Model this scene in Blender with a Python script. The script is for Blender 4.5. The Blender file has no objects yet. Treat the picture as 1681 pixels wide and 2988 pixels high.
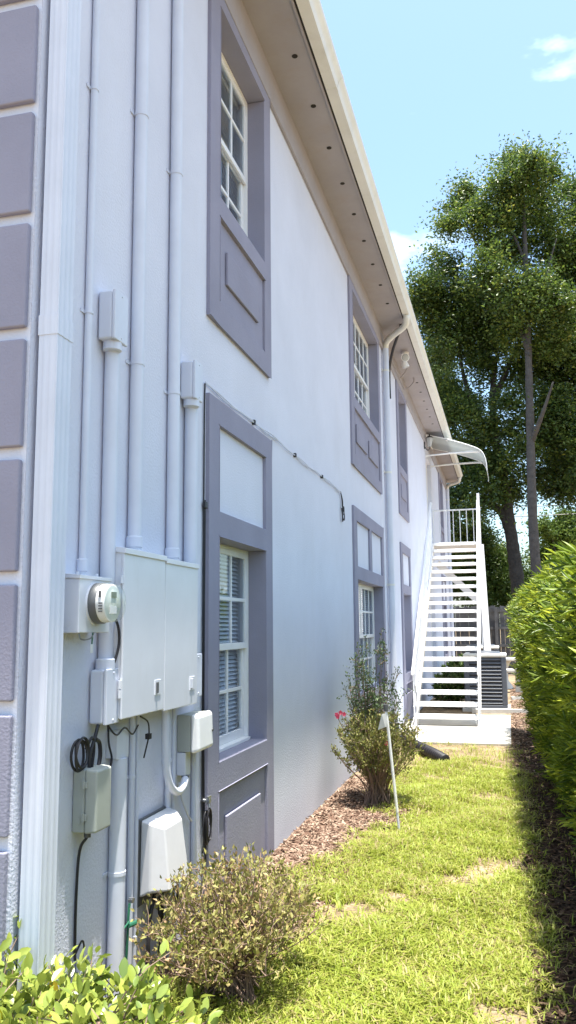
import bpy, math, random
import numpy as np
from mathutils import Vector, Matrix

random.seed(7)
rng = np.random.default_rng(11)
scene = bpy.context.scene
COL = scene.collection

# ------------------------------------------------------------------ camera
CAM = Vector((1.7152, 0.0, 1.6))
YAW, PITCH, ROLL = 0.25639, 0.138454, -0.008569
def cam_axes():
    f = Vector((-math.sin(YAW) * math.cos(PITCH), math.cos(YAW) * math.cos(PITCH), math.sin(PITCH)))
    r = Vector((math.cos(YAW), math.sin(YAW), 0))
    u = r.cross(f)
    c, s = math.cos(ROLL), math.sin(ROLL)
    return c * r + s * u, -s * r + c * u, f
cd = bpy.data.cameras.new('camera')
cd.sensor_fit = 'VERTICAL'
cd.sensor_height = 36.0
cd.lens = 36.0 * 2414.5 / 2988.0
cd.clip_start = 0.05
cd.clip_end = 3000
camera = bpy.data.objects.new('camera', cd)
COL.objects.link(camera)
_r, _u, _f = cam_axes()
camera.matrix_world = Matrix(((_r.x, _u.x, -_f.x, CAM.x), (_r.y, _u.y, -_f.y, CAM.y), (_r.z, _u.z, -_f.z, CAM.z), (0, 0, 0, 1)))
scene.camera = camera

# ------------------------------------------------------------------ sky, sun, exposure
SUN = Vector((0.098, -0.085, 1.0)).normalized()
world = bpy.data.worlds.new('World')
scene.world = world
world.use_nodes = True
wn, wl = world.node_tree.nodes, world.node_tree.links
wn.clear()
sky = wn.new('ShaderNodeTexSky')
sky.sky_type = 'NISHITA'
sky.sun_disc = False
sky.sun_elevation = math.asin(SUN.z)
sky.sun_rotation = math.atan2(SUN.x, SUN.y)
sky.air_density = 1.0
sky.dust_density = 2.4
sky.ozone_density = 1.0
tc = wn.new('ShaderNodeTexCoord')
mp = wn.new('ShaderNodeMapping')
mp.inputs['Scale'].default_value = (1.1, 1.1, 2.6)
mp.inputs['Location'].default_value = (2.7878, 2.4282, -0.07)
nz = wn.new('ShaderNodeTexNoise')
nz.inputs['Scale'].default_value = 1.7
nz.inputs['Detail'].default_value = 7
nz.inputs['Roughness'].default_value = 0.55
cr = wn.new('ShaderNodeValToRGB')
cr.color_ramp.elements[0].position = 0.62
cr.color_ramp.elements[0].color = (0, 0, 0, 1)
cr.color_ramp.elements[1].position = 0.76
cr.color_ramp.elements[1].color = (1, 1, 1, 1)
mxc = wn.new('ShaderNodeMixRGB')
mxc.inputs[2].default_value = (9.0, 9.3, 9.8, 1)
bg = wn.new('ShaderNodeBackground')
bg.inputs['Strength'].default_value = 0.14
wo = wn.new('ShaderNodeOutputWorld')
wl.new(tc.outputs['Generated'], mp.inputs['Vector'])
wl.new(mp.outputs['Vector'], nz.inputs['Vector'])
wl.new(nz.outputs['Fac'], cr.inputs['Fac'])
wl.new(cr.outputs['Color'], mxc.inputs[0])
wl.new(sky.outputs['Color'], mxc.inputs[1])
tint = wn.new('ShaderNodeMixRGB')
tint.blend_type = 'MULTIPLY'
tint.inputs[0].default_value = 1.0
tint.inputs[2].default_value = (0.96, 1.06, 1.04, 1)
wl.new(mxc.outputs['Color'], tint.inputs[1])
wl.new(tint.outputs['Color'], bg.inputs['Color'])
wl.new(bg.outputs['Background'], wo.inputs['Surface'])

sl = bpy.data.lights.new('sun', 'SUN')
sl.energy = 5.0
sl.angle = math.radians(0.53)
sl.color = (1.0, 0.955, 0.87)
sun = bpy.data.objects.new('sun', sl)
COL.objects.link(sun)
sun.rotation_euler = (-SUN).to_track_quat('-Z', 'Y').to_euler()
sun.location = (6, -10, 30)

scene.view_settings.view_transform = 'Standard'
scene.view_settings.look = 'None'
scene.view_settings.gamma = 1.0
scene.view_settings.exposure = 1.4
scene.cycles.use_denoising = True
scene.cycles.max_bounces = 9
scene.cycles.diffuse_bounces = 5
scene.cycles.transparent_max_bounces = 12

# ------------------------------------------------------------------ materials
def new_mat(name):
    m = bpy.data.materials.new(name)
    m.use_nodes = True
    nt = m.node_tree
    return m, nt.nodes, nt.links, nt.nodes['Principled BSDF']

def mat(name, col, rough=0.6, var=0.08, vscale=3.0, bump=0.0, bscale=60.0, bdist=0.004, metal=0.0, spec=0.5, streak=0.0, dirt=None, dirtamt=0.0):
    m, n, l, b = new_mat(name)
    tcn = n.new('ShaderNodeTexCoord')
    geo = n.new('ShaderNodeNewGeometry')
    nn = n.new('ShaderNodeTexNoise')
    nn.inputs['Scale'].default_value = vscale
    nn.inputs['Detail'].default_value = 6
    nn.inputs['Roughness'].default_value = 0.62
    l.new(geo.outputs['Position'], nn.inputs['Vector'])
    rp = n.new('ShaderNodeValToRGB')
    e = rp.color_ramp.elements
    e[0].position, e[1].position = 0.3, 0.72
    c0 = [max(0.0, c * (1 - var)) for c in col]
    c1 = [min(1.0, c * (1 + var)) for c in col]
    e[0].color = (*c0, 1)
    e[1].color = (*c1, 1)
    l.new(nn.outputs['Fac'], rp.inputs['Fac'])
    out = rp.outputs['Color']
    if dirt is not None:
        nd = n.new('ShaderNodeTexNoise')
        nd.inputs['Scale'].default_value = vscale * 1.7
        nd.inputs['Detail'].default_value = 9
        nd.inputs['Roughness'].default_value = 0.7
        mpn = n.new('ShaderNodeMapping')
        mpn.inputs['Scale'].default_value = (1, 1, 0.22 if streak else 1)
        l.new(geo.outputs['Position'], mpn.inputs['Vector'])
        l.new(mpn.outputs['Vector'], nd.inputs['Vector'])
        rd = n.new('ShaderNodeValToRGB')
        rd.color_ramp.elements[0].position = 0.52
        rd.color_ramp.elements[1].position = 0.78
        rd.color_ramp.elements[0].color = (0, 0, 0, 1)
        rd.color_ramp.elements[1].color = (dirtamt, dirtamt, dirtamt, 1)
        l.new(nd.outputs['Fac'], rd.inputs['Fac'])
        mx = n.new('ShaderNodeMixRGB')
        mx.inputs[2].default_value = (*dirt, 1)
        l.new(rd.outputs['Color'], mx.inputs[0])
        l.new(out, mx.inputs[1])
        out = mx.outputs['Color']
    l.new(out, b.inputs['Base Color'])
    b.inputs['Roughness'].default_value = rough
    b.inputs['Metallic'].default_value = metal
    b.inputs['Specular IOR Level'].default_value = spec
    if bump:
        nb = n.new('ShaderNodeTexNoise')
        nb.inputs['Scale'].default_value = bscale
        nb.inputs['Detail'].default_value = 4
        l.new(geo.outputs['Position'], nb.inputs['Vector'])
        bp = n.new('ShaderNodeBump')
        bp.inputs['Strength'].default_value = bump
        bp.inputs['Distance'].default_value = bdist
        l.new(nb.outputs['Fac'], bp.inputs['Height'])
        l.new(bp.outputs['Normal'], b.inputs['Normal'])
    return m

def leaf_mat(name, ramp, rough=0.5, trans=0.35, spec=0.4):
    """leaf colours picked per leaf by its 'tint' attribute"""
    m, n, l, b = new_mat(name)
    at = n.new('ShaderNodeAttribute')
    at.attribute_name = 'tint'
    rp = n.new('ShaderNodeValToRGB')
    e = rp.color_ramp.elements
    while len(e) < len(ramp):
        e.new(0.5)
    for i, (p, c) in enumerate(ramp):
        e[i].position = p
        e[i].color = (*c, 1)
    l.new(at.outputs['Fac'], rp.inputs['Fac'])
    l.new(rp.outputs['Color'], b.inputs['Base Color'])
    b.inputs['Roughness'].default_value = rough
    b.inputs['Specular IOR Level'].default_value = spec
    tr = n.new('ShaderNodeBsdfTranslucent')
    l.new(rp.outputs['Color'], tr.inputs['Color'])
    mx = n.new('ShaderNodeMixShader')
    mx.inputs[0].default_value = trans
    out = n['Material Output']
    l.new(b.outputs['BSDF'], mx.inputs[1])
    l.new(tr.outputs['BSDF'], mx.inputs[2])
    l.new(mx.outputs['Shader'], out.inputs['Surface'])
    return m

def glass_mat(name, tint=(0.93, 0.96, 0.98), refl=0.035):
    m, n, l, b = new_mat(name)
    n.remove(b)
    tr = n.new('ShaderNodeBsdfTransparent')
    tr.inputs['Color'].default_value = (*tint, 1)
    gl = n.new('ShaderNodeBsdfGlossy')
    gl.inputs['Roughness'].default_value = 0.02
    fr = n.new('ShaderNodeLayerWeight')
    pw = n.new('ShaderNodeMath')
    pw.operation = 'POWER'
    pw.inputs[1].default_value = 5.0
    l.new(fr.outputs['Facing'], pw.inputs[0])
    mx = n.new('ShaderNodeMixShader')
    ad = n.new('ShaderNodeMath')
    ad.operation = 'MULTIPLY_ADD'
    ad.inputs[1].default_value = 0.9
    ad.inputs[2].default_value = refl
    l.new(pw.outputs[0], ad.inputs[0])
    l.new(ad.outputs[0], mx.inputs[0])
    l.new(tr.outputs[0], mx.inputs[1])
    l.new(gl.outputs[0], mx.inputs[2])
    l.new(mx.outputs[0], n['Material Output'].inputs['Surface'])
    return m

M = {}
M['wall'] = mat('wall_stucco', (0.615, 0.64, 0.735), 0.95, 0.05, 1.3, 0.8, 80, 0.004, spec=0.08, dirt=(0.50, 0.46, 0.40), dirtamt=0.12, streak=1)
M['trim'] = mat('trim_stucco', (0.27, 0.268, 0.345), 0.85, 0.08, 2.0, 0.6, 95, 0.0035, spec=0.2, dirt=(0.25, 0.22, 0.22), dirtamt=0.15, streak=1)
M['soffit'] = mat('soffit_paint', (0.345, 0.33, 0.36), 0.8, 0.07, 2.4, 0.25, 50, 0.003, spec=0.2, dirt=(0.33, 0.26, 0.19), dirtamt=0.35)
M['gutter'] = mat('gutter_enamel', (0.70, 0.70, 0.66), 0.4, 0.06, 2.0, dirt=(0.40, 0.38, 0.28), dirtamt=0.35, streak=1)
M['pipe'] = mat('painted_pipe', (0.59, 0.625, 0.72), 0.45, 0.05, 4.0, 0.1, 40, 0.002, dirt=(0.48, 0.46, 0.42), dirtamt=0.2, streak=1)
M['box'] = mat('painted_steel', (0.63, 0.655, 0.715), 0.28, 0.05, 3.5, 0.12, 30, 0.002, dirt=(0.47, 0.45, 0.42), dirtamt=0.22, streak=1)
M['plastic'] = mat('pale_plastic', (0.62, 0.62, 0.64), 0.5, 0.05, 5.0, dirt=(0.45, 0.42, 0.38), dirtamt=0.2)
M['greenbox'] = mat('grey_green_plastic', (0.36, 0.38, 0.35), 0.6, 0.08, 6.0, 0.15, 60, 0.002, dirt=(0.30, 0.27, 0.22), dirtamt=0.3)
M['darkgrey'] = mat('dark_grey_plastic', (0.09, 0.095, 0.10), 0.45)
M['black'] = mat('black_rubber', (0.015, 0.014, 0.018), 0.5, 0.2)
M['hole'] = mat('dark_screen', (0.02, 0.016, 0.014), 0.9, 0.2)
M['white'] = mat('white_window_paint', (0.78, 0.79, 0.80), 0.4, 0.04, 5.0, dirt=(0.55, 0.53, 0.48), dirtamt=0.15)
M['stair'] = mat('white_steel_paint', (0.80, 0.80, 0.80), 0.45, 0.04, 4.0, dirt=(0.55, 0.50, 0.44), dirtamt=0.2)
M['blind'] = mat('blind_slats', (0.80, 0.82, 0.85), 0.55, 0.04)
M['drywall'] = mat('interior_drywall', (0.62, 0.66, 0.72), 0.8)
M['room'] = mat('dim_room', (0.10, 0.10, 0.12), 0.9)
M['glass'] = glass_mat('window_glass')
M['meterglass'] = glass_mat('meter_glass', (0.96, 0.98, 0.96), 0.03)
M['silver'] = mat('meter_face', (0.70, 0.71, 0.70), 0.35, 0.05)
M['lcd'] = mat('lcd_screen', (0.16, 0.18, 0.13), 0.3)
M['concrete'] = mat('concrete', (0.52, 0.50, 0.46), 0.9, 0.12, 3.0, 0.4, 70, 0.004, dirt=(0.34, 0.30, 0.25), dirtamt=0.5)
M['bark'] = mat('tree_bark', (0.045, 0.04, 0.036), 0.95, 0.35, 9.0, 1.0, 14, 0.05)
M['palebark'] = mat('pale_bark', (0.075, 0.068, 0.064), 0.95, 0.3, 7.0, 0.9, 12, 0.04)
M['twig'] = mat('shrub_twig', (0.22, 0.15, 0.115), 0.9, 0.3, 20)
M['fence'] = mat('weathered_fence', (0.085, 0.085, 0.09), 0.9, 0.3, 6.0, 0.5, 25, 0.006)
M['ac'] = mat('condenser_paint', (0.085, 0.095, 0.115), 0.5, 0.06)
M['actop'] = mat('condenser_top', (0.62, 0.62, 0.58), 0.5, 0.05)
M['roof'] = mat('roof_shingles', (0.12, 0.11, 0.11), 0.9, 0.3, 8.0, 0.6, 18, 0.01)
M['bracket'] = mat('white_bracket', (0.82, 0.83, 0.84), 0.35, 0.02)
M['pinkflower'] = mat('pink_petal', (0.75, 0.08, 0.16), 0.5, 0.15, 30)
M['iron'] = mat('dark_lantern_metal', (0.05, 0.05, 0.055), 0.4, metal=0.6)
M['lampglass'] = mat('lantern_glass', (0.45, 0.47, 0.48), 0.15)
M['greenwire'] = mat('green_wire', (0.02, 0.12, 0.07), 0.5)
M['steelclamp'] = mat('galvanised_clamp', (0.35, 0.36, 0.38), 0.35, metal=0.8)

# translucent acrylic for the door canopy
m_, n_, l_, b_ = new_mat('frosted_acrylic')
b_.inputs['Base Color'].default_value = (0.62, 0.65, 0.64, 1)
b_.inputs['Roughness'].default_value = 0.25
tr_ = n_.new('ShaderNodeBsdfTranslucent')
tr_.inputs['Color'].default_value = (0.50, 0.54, 0.55, 1)
mx_ = n_.new('ShaderNodeMixShader')
mx_.inputs[0].default_value = 0.35
l_.new(b_.outputs[0], mx_.inputs[1])
l_.new(tr_.outputs[0], mx_.inputs[2])
l_.new(mx_.outputs[0], n_['Material Output'].inputs['Surface'])
M['acrylic'] = m_

# ground: soil and leaf litter
def ground_mat():
    m, n, l, b = new_mat('soil_ground')
    geo = n.new('ShaderNodeNewGeometry')
    a = n.new('ShaderNodeTexNoise')
    a.inputs['Scale'].default_value = 2.2
    a.inputs['Detail'].default_value = 8
    a.inputs['Roughness'].default_value = 0.7
    c = n.new('ShaderNodeTexNoise')
    c.inputs['Scale'].default_value = 45
    c.inputs['Detail'].default_value = 5
    for t in (a, c):
        l.new(geo.outputs['Position'], t.inputs['Vector'])
    r1 = n.new('ShaderNodeValToRGB')
    r1.color_ramp.elements[0].position = 0.35
    r1.color_ramp.elements[1].position = 0.68
    r1.color_ramp.elements[0].color = (0.19, 0.145, 0.095, 1)
    r1.color_ramp.elements[1].color = (0.42, 0.34, 0.25, 1)
    r2 = n.new('ShaderNodeValToRGB')
    r2.color_ramp.elements[0].position = 0.3
    r2.color_ramp.elements[1].position = 0.75
    r2.color_ramp.elements[0].color = (0.45, 0.42, 0.38, 1)
    r2.color_ramp.elements[1].color = (1.25, 1.2, 1.1, 1)
    l.new(a.outputs['Fac'], r1.inputs['Fac'])
    l.new(c.outputs['Fac'], r2.inputs['Fac'])
    mx = n.new('ShaderNodeMixRGB')
    mx.blend_type = 'MULTIPLY'
    mx.inputs[0].default_value = 1
    l.new(r1.outputs['Color'], mx.inputs[1])
    l.new(r2.outputs['Color'], mx.inputs[2])
    l.new(mx.outputs['Color'], b.inputs['Base Color'])
    b.inputs['Roughness'].default_value = 0.95
    b.inputs['Specular IOR Level'].default_value = 0.1
    bp = n.new('ShaderNodeBump')
    bp.inputs['Strength'].default_value = 0.8
    bp.inputs['Distance'].default_value = 0.02
    l.new(c.outputs['Fac'], bp.inputs['Height'])
    l.new(bp.outputs['Normal'], b.inputs['Normal'])
    return m
M['ground'] = ground_mat()
M['shade_soil'] = mat('shade_darkened_soil', (0.050, 0.036, 0.026), 0.95, 0.4, 9.0, 0.8, 40, 0.02, spec=0.1)  # soil tone darkened to stand in for the hedge's shadow
M['litter'] = leaf_mat('leaf_litter', [(0.0, (0.035, 0.022, 0.015)), (0.7, (0.08, 0.05, 0.035)), (1.0, (0.17, 0.12, 0.08))], 0.9, 0.0, 0.1)  # litter tones darkened with the soil, adding to the hedge's shade

M['grass'] = leaf_mat('grass_blades', [(0.0, (0.42, 0.34, 0.17)), (0.16, (0.38, 0.34, 0.13)), (0.3, (0.36, 0.38, 0.075)), (0.7, (0.28, 0.36, 0.042)), (1.0, (0.50, 0.51, 0.12))], 0.5, 0.42)
M['mulch'] = leaf_mat('mulch_chips', [(0.0, (0.085, 0.050, 0.036)), (0.5, (0.17, 0.105, 0.075)), (1.0, (0.38, 0.29, 0.22))], 0.9, 0.0, 0.1)
M['hedge'] = leaf_mat('hedge_leaf', [(0.0, (0.025, 0.045, 0.010)), (0.4, (0.08, 0.14, 0.015)), (0.75, (0.24, 0.31, 0.024)), (1.0, (0.42, 0.46, 0.045))], 0.42, 0.32)
M['oak'] = leaf_mat('oak_leaf', [(0.0, (0.030, 0.060, 0.018)), (0.5, (0.085, 0.14, 0.026)), (0.85, (0.19, 0.24, 0.036)), (1.0, (0.31, 0.31, 0.05))], 0.38, 0.46, 0.5)
M['bush'] = leaf_mat('bush_leaf', [(0.0, (0.03, 0.06, 0.012)), (0.5, (0.07, 0.12, 0.018)), (1.0, (0.13, 0.18, 0.03))], 0.45, 0.3)
M['azalea'] = leaf_mat('azalea_leaf', [(0.0, (0.10, 0.12, 0.028)), (0.4, (0.24, 0.24, 0.06)), (0.75, (0.36, 0.31, 0.12)), (1.0, (0.40, 0.26, 0.14))], 0.55, 0.25)
M['glossy'] = leaf_mat('glossy_leaf', [(0.0, (0.12, 0.18, 0.035)), (0.5, (0.29, 0.35, 0.06)), (0.85, (0.42, 0.46, 0.10)), (0.95, (0.38, 0.36, 0.02)), (1.0, (0.30, 0.12, 0.03))], 0.28, 0.25, 0.6)
M['wispy'] = leaf_mat('wispy_leaf', [(0.0, (0.05, 0.09, 0.035)), (1.0, (0.11, 0.16, 0.06))], 0.5, 0.3)
M['core'] = mat('hedge_inner_shade', (0.030, 0.026, 0.014), 0.95, 0.4, 12)  # near-black colour stands in for shade inside the hedge

# ------------------------------------------------------------------ helpers
WL = {}     # world location of each created object
def tag(o, label=None, cat=None, group=None, kind=None):
    if label: o['label'] = label
    if cat: o['category'] = cat
    if group: o['group'] = group
    if kind: o['kind'] = kind
    return o

def thing(name, loc, label, cat, group=None):
    o = bpy.data.objects.new(name, None)
    COL.objects.link(o)
    o.empty_display_size = 0.1
    o.location = loc
    WL[o] = Vector(loc)
    return tag(o, label, cat, group)

def link(name, me, material, parent=None):
    o = bpy.data.objects.new(name, me)
    COL.objects.link(o)
    if material is not None and not me.materials:
        me.materials.append(material)
    if parent is not None:
        o.parent = parent
        WL[o] = WL[parent].copy()
    else:
        WL[o] = Vector((0, 0, 0))
    return o

class MB:
    def __init__(self):
        self.v, self.f, self.key = [], [], {}
    def vert(self, p):
        k = (round(p[0], 5), round(p[1], 5), round(p[2], 5))
        if k not in self.key:
            self.key[k] = len(self.v)
            self.v.append(tuple(p))
        return self.key[k]
    def face(self, pts):
        idx = [self.vert(p) for p in pts]
        self.f.append(idx)
        return self
    def add(self, vs, fs):
        o = len(self.v)
        self.v += [tuple(p) for p in vs]
        self.f += [[i + o for i in f] for f in fs]
        return self
    def box(self, x0, x1, y0, y1, z0, z1):
        vs = [(x0, y0, z0), (x1, y0, z0), (x1, y1, z0), (x0, y1, z0), (x0, y0, z1), (x1, y0, z1), (x1, y1, z1), (x0, y1, z1)]
        fs = [(0, 3, 2, 1), (4, 5, 6, 7), (0, 1, 5, 4), (1, 2, 6, 5), (2, 3, 7, 6), (3, 0, 4, 7)]
        return self.add(vs, fs)
    def hexa(self, pts):
        fs = [(0, 3, 2, 1), (4, 5, 6, 7), (0, 1, 5, 4), (1, 2, 6, 5), (2, 3, 7, 6), (3, 0, 4, 7)]
        return self.add(pts, fs)
    def beam(self, a, b, w, h, up=(0, 0, 1)):
        a, b, up = Vector(a), Vector(b), Vector(up)
        d = (b - a).normalized()
        s = d.cross(up).normalized() * (w / 2)
        t = s.normalized().cross(d).normalized() * (h / 2)
        return self.hexa([a - s - t, a + s - t, b + s - t, b - s - t, a - s + t, a + s + t, b + s + t, b - s + t])
    def tube(self, path, r, n=10, cap=True):
        P = [Vector(p) for p in path]
        R = list(r) if hasattr(r, '__len__') else [r] * len(P)
        rings = []
        d0 = (P[1] - P[0]).normalized()
        ref = Vector((0, 0, 1)) if abs(d0.z) < 0.9 else Vector((0, 1, 0))
        s = d0.cross(ref).normalized()
        o = len(self.v)
        for i, p in enumerate(P):
            if i == 0: d = P[1] - P[0]
            elif i == len(P) - 1: d = P[-1] - P[-2]
            else: d = (P[i + 1] - P[i]).normalized() + (P[i] - P[i - 1]).normalized()
            d = d.normalized() if d.length > 1e-9 else d0
            s = s - d * s.dot(d)
            s = s.normalized() if s.length > 1e-6 else d.orthogonal().normalized()
            t = d.cross(s)
            for k in range(n):
                a = 2 * math.pi * k / n
                self.v.append(tuple(p + (s * math.cos(a) + t * math.sin(a)) * R[i]))
        for i in range(len(P) - 1):
            for k in range(n):
                k2 = (k + 1) % n
                self.f.append([o + i * n + k, o + i * n + k2, o + (i + 1) * n + k2, o + (i + 1) * n + k])
        if cap:
            self.f.append([o + k for k in range(n)][::-1])
            self.f.append([o + (len(P) - 1) * n + k for k in range(n)])
        return self
    def lathe(self, c, axis, prof, n=24):
        """prof: (radius, distance along axis)"""
        c, ax = Vector(c), Vector(axis).normalized()
        s = ax.orthogonal().normalized()
        t = ax.cross(s)
        o = len(self.v)
        for r, h in prof:
            for k in range(n):
                a = 2 * math.pi * k / n
                self.v.append(tuple(c + ax * h + (s * math.cos(a) + t * math.sin(a)) * r))
        for i in range(len(prof) - 1):
            for k in range(n):
                k2 = (k + 1) % n
                self.f.append([o + i * n + k, o + i * n + k2, o + (i + 1) * n + k2, o + (i + 1) * n + k])
        self.f.append([o + k for k in range(n)][::-1])
        self.f.append([o + (len(prof) - 1) * n + k for k in range(n)])
        return self
    def extrude(self, prof, a, b, place):
        """closed profile of 2D points swept from parameter a to b; place(u, w, t) -> point"""
        n = len(prof)
        o = len(self.v)
        for t in (a, b):
            for u, w in prof:
                self.v.append(tuple(place(u, w, t)))
        for k in range(n):
            k2 = (k + 1) % n
            self.f.append([o + k, o + k2, o + n + k2, o + n + k])
        self.f.append([o + k for k in range(n)][::-1])
        self.f.append([o + n + k for k in range(n)])
        return self
    def mesh(self, name, off):
        me = bpy.data.meshes.new(name)
        me.from_pydata([(p[0] - off.x, p[1] - off.y, p[2] - off.z) for p in self.v], [], self.f)
        me.update()
        return me
    def build(self, name, material, parent=None, bevel=0.0, smooth=False, seg=2, fix=True):
        if parent is not None:
            off = WL[parent]
        else:
            xs, ys, zs = zip(*self.v)
            off = Vector(((min(xs) + max(xs)) / 2, (min(ys) + max(ys)) / 2, min(zs)))
        me = self.mesh(name, off)
        if fix:
            import bmesh
            bm = bmesh.new()
            bm.from_mesh(me)
            bmesh.ops.recalc_face_normals(bm, faces=bm.faces)
            bm.to_mesh(me)
            bm.free()
        o = link(name, me, material, parent)
        if parent is None:
            o.location = off
            WL[o] = off.copy()
        if smooth:
            me.polygons.foreach_set('use_smooth', [True] * len(me.polygons))
            if smooth != 'full':
                try:
                    me.set_sharp_from_angle(angle=math.radians(38))
                except Exception:
                    pass
        if bevel:
            md = o.modifiers.new('bevel', 'BEVEL')
            md.width = bevel
            md.segments = seg
            md.limit_method = 'ANGLE'
            md.angle_limit = math.radians(35)
            me.polygons.foreach_set('use_smooth', [True] * len(me.polygons))
            try:
                md.harden_normals = True
            except Exception:
                pass
        return o

def mesh_np(name, V, F, material, parent=None, tint=None, smooth=False):
    """V (n,3) world coordinates, F (m,k) indices, tint per face"""
    off = np.array(WL[parent]) if parent is not None else np.array([V[:, 0].mean(), V[:, 1].mean(), V[:, 2].min()])
    me = bpy.data.meshes.new(name)
    n, (m, k) = len(V), F.shape
    me.vertices.add(n)
    me.vertices.foreach_set('co', (V - off).astype(np.float32).ravel())
    me.loops.add(m * k)
    me.loops.foreach_set('vertex_index', F.astype(np.int32).ravel())
    me.polygons.add(m)
    me.polygons.foreach_set('loop_start', np.arange(0, m * k, k, dtype=np.int32))
    me.polygons.foreach_set('loop_total', np.full(m, k, dtype=np.int32))
    if tint is not None:
        at = me.attributes.new('tint', 'FLOAT', 'FACE')
        at.data.foreach_set('value', tint.astype(np.float32))
    me.update(calc_edges=True)
    me.validate()
    o = link(name, me, material, parent)
    if parent is None:
        o.location = off
        WL[o] = Vector(off)
    return o

def unit(a):
    return a / np.maximum(np.linalg.norm(a, axis=1, keepdims=True), 1e-9)

def leaves(name, P, D, L, W, material, parent, tint, fold=0.25, droop=0.15, shape=0.45):
    """one folded quad pair per leaf: base, left, tip, right with a raised midrib"""
    n = len(P)
    D = unit(D)
    R = unit(np.cross(D, unit(rng.normal(size=(n, 3)))))
    N = np.cross(R, D)
    L = np.broadcast_to(L, n)[:, None]
    W = np.broadcast_to(W, n)[:, None]
    base = P
    tip = P + D * L - N * L * droop
    mid = P + D * L * shape
    lft = mid + R * W / 2 + N * W * fold
    rgt = mid - R * W / 2 + N * W * fold
    V = np.stack([base, lft, tip, rgt], 1).reshape(-1, 3)
    i = np.arange(n)[:, None] * 4
    F = np.concatenate([i + np.array([[0, 1, 2]]), i + np.array([[0, 2, 3]])], 1).reshape(-1, 3)
    return mesh_np(name, V, F, material, parent, np.repeat(tint, 2))

def round_leaves(name, P, D, L, W, material, parent, tint, fold=0.12, droop=0.15):
    """oval leaf of two folded halves"""
    n = len(P)
    D = unit(D)
    R = unit(np.cross(D, unit(rng.normal(size=(n, 3)) + np.array([0, 0, 1.6]))))
    N = np.cross(R, D)
    L = np.broadcast_to(L, n)[:, None]
    W = np.broadcast_to(W, n)[:, None]
    def at_(t, w, s):
        return P + D * L * t - N * L * droop * t * t + R * W * 0.5 * w * s + N * W * fold * w
    pts = [P, at_(0.22, 0.72, 1), at_(0.55, 1.0, 1), at_(0.84, 0.60, 1), at_(1.0, 0, 1), at_(0.84, 0.60, -1), at_(0.55, 1.0, -1), at_(0.22, 0.72, -1), at_(0.5, 0, 1)]
    V = np.stack(pts, 1).reshape(-1, 3)
    i = np.arange(n)[:, None] * 9
    q = [[0, 1, 2, 8], [8, 2, 3, 4], [0, 8, 6, 7], [8, 4, 5, 6]]
    F = np.concatenate([i + np.array([a]) for a in q], 1).reshape(-1, 4)
    return mesh_np(name, V, F, material, parent, np.repeat(tint, 4))

def bez(pts, n=14):
    """smooth curve through the points"""
    P = [Vector(p) for p in pts]
    P = [P[0] * 2 - P[1]] + P + [P[-1] * 2 - P[-2]]
    out = []
    for i in range(1, len(P) - 2):
        for k in range(n):
            t = k / n
            a, b, c, d = P[i - 1], P[i], P[i + 1], P[i + 2]
            out.append(0.5 * ((2 * b) + (c - a) * t + (2 * a - 5 * b + 4 * c - d) * t * t + (3 * b - a - 3 * c + d) * t ** 3))
    out.append(P[-2])
    return out

# ------------------------------------------------------------------ ground
def wave(x, y, s=1.0):
    return (np.sin(1.7 * x * s + 0.6) * np.cos(1.3 * y * s + 1.1) + np.sin(3.1 * x * s - 2.3 * y * s + 2.0) * 0.6 + np.cos(5.3 * y * s + 2.7 * x * s) * 0.4 + np.sin(9.1 * x * s + 7.7 * y * s) * 0.25) / 2.25

gx = np.concatenate([[-600, -200, -60, -20, -6, -2], np.arange(-0.5, 5.1, 0.1), [6, 8, 12, 20, 60, 200, 600]])
gy = np.concatenate([[-400, -60, -15, -4, -1], np.arange(0, 22.1, 0.15), [24, 28, 34, 42, 60, 120, 300, 900]])
X, Y = np.meshgrid(gx, gy)
Zg = 0.018 * wave(X, Y, 1.6) * ((X > 0.15) & (X < 3.0) & (Y > 1) & (Y < 11.3)) - 0.012
V = np.stack([X.ravel(), Y.ravel(), Zg.ravel()], 1)
nx = len(gx)
ii, jj = np.meshgrid(np.arange(nx - 1), np.arange(len(gy) - 1))
q = (jj * nx + ii).ravel()
F = np.stack([q, q + 1, q + nx + 1, q + nx], 1)
ground = mesh_np('ground', V, F, M['ground'])
tag(ground, 'bare sandy soil under the lawn strip and beds', 'ground', kind='structure')
ground.data.polygons.foreach_set('use_smooth', [True] * len(ground.data.polygons))

pad = MB().box(0.03, 1.69, 11.85, 15.55, -0.05, 0.02)
tag(pad.build('concrete_pad', M['concrete'], bevel=0.008), 'pale concrete pad at the foot of the white stairs', 'pavement', kind='structure')

# bed soil sheet coloured near black to deepen the hedge's shadow
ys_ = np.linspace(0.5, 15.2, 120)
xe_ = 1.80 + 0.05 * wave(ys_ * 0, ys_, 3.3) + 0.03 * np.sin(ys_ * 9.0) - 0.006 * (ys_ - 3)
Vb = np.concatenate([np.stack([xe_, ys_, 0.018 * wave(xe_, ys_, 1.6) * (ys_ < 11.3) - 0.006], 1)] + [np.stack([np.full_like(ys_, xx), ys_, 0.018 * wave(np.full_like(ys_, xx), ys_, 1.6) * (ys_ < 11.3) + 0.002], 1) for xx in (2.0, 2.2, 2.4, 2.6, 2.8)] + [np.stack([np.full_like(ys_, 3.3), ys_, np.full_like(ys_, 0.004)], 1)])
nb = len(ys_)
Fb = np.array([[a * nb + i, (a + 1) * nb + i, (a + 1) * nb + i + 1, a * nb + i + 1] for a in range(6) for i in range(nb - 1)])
tag(mesh_np('hedge_shade_soil', Vb, Fb, M['shade_soil']), 'soil along the foot of the hedge, painted dark to deepen its shadow', 'soil', kind='structure')

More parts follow.
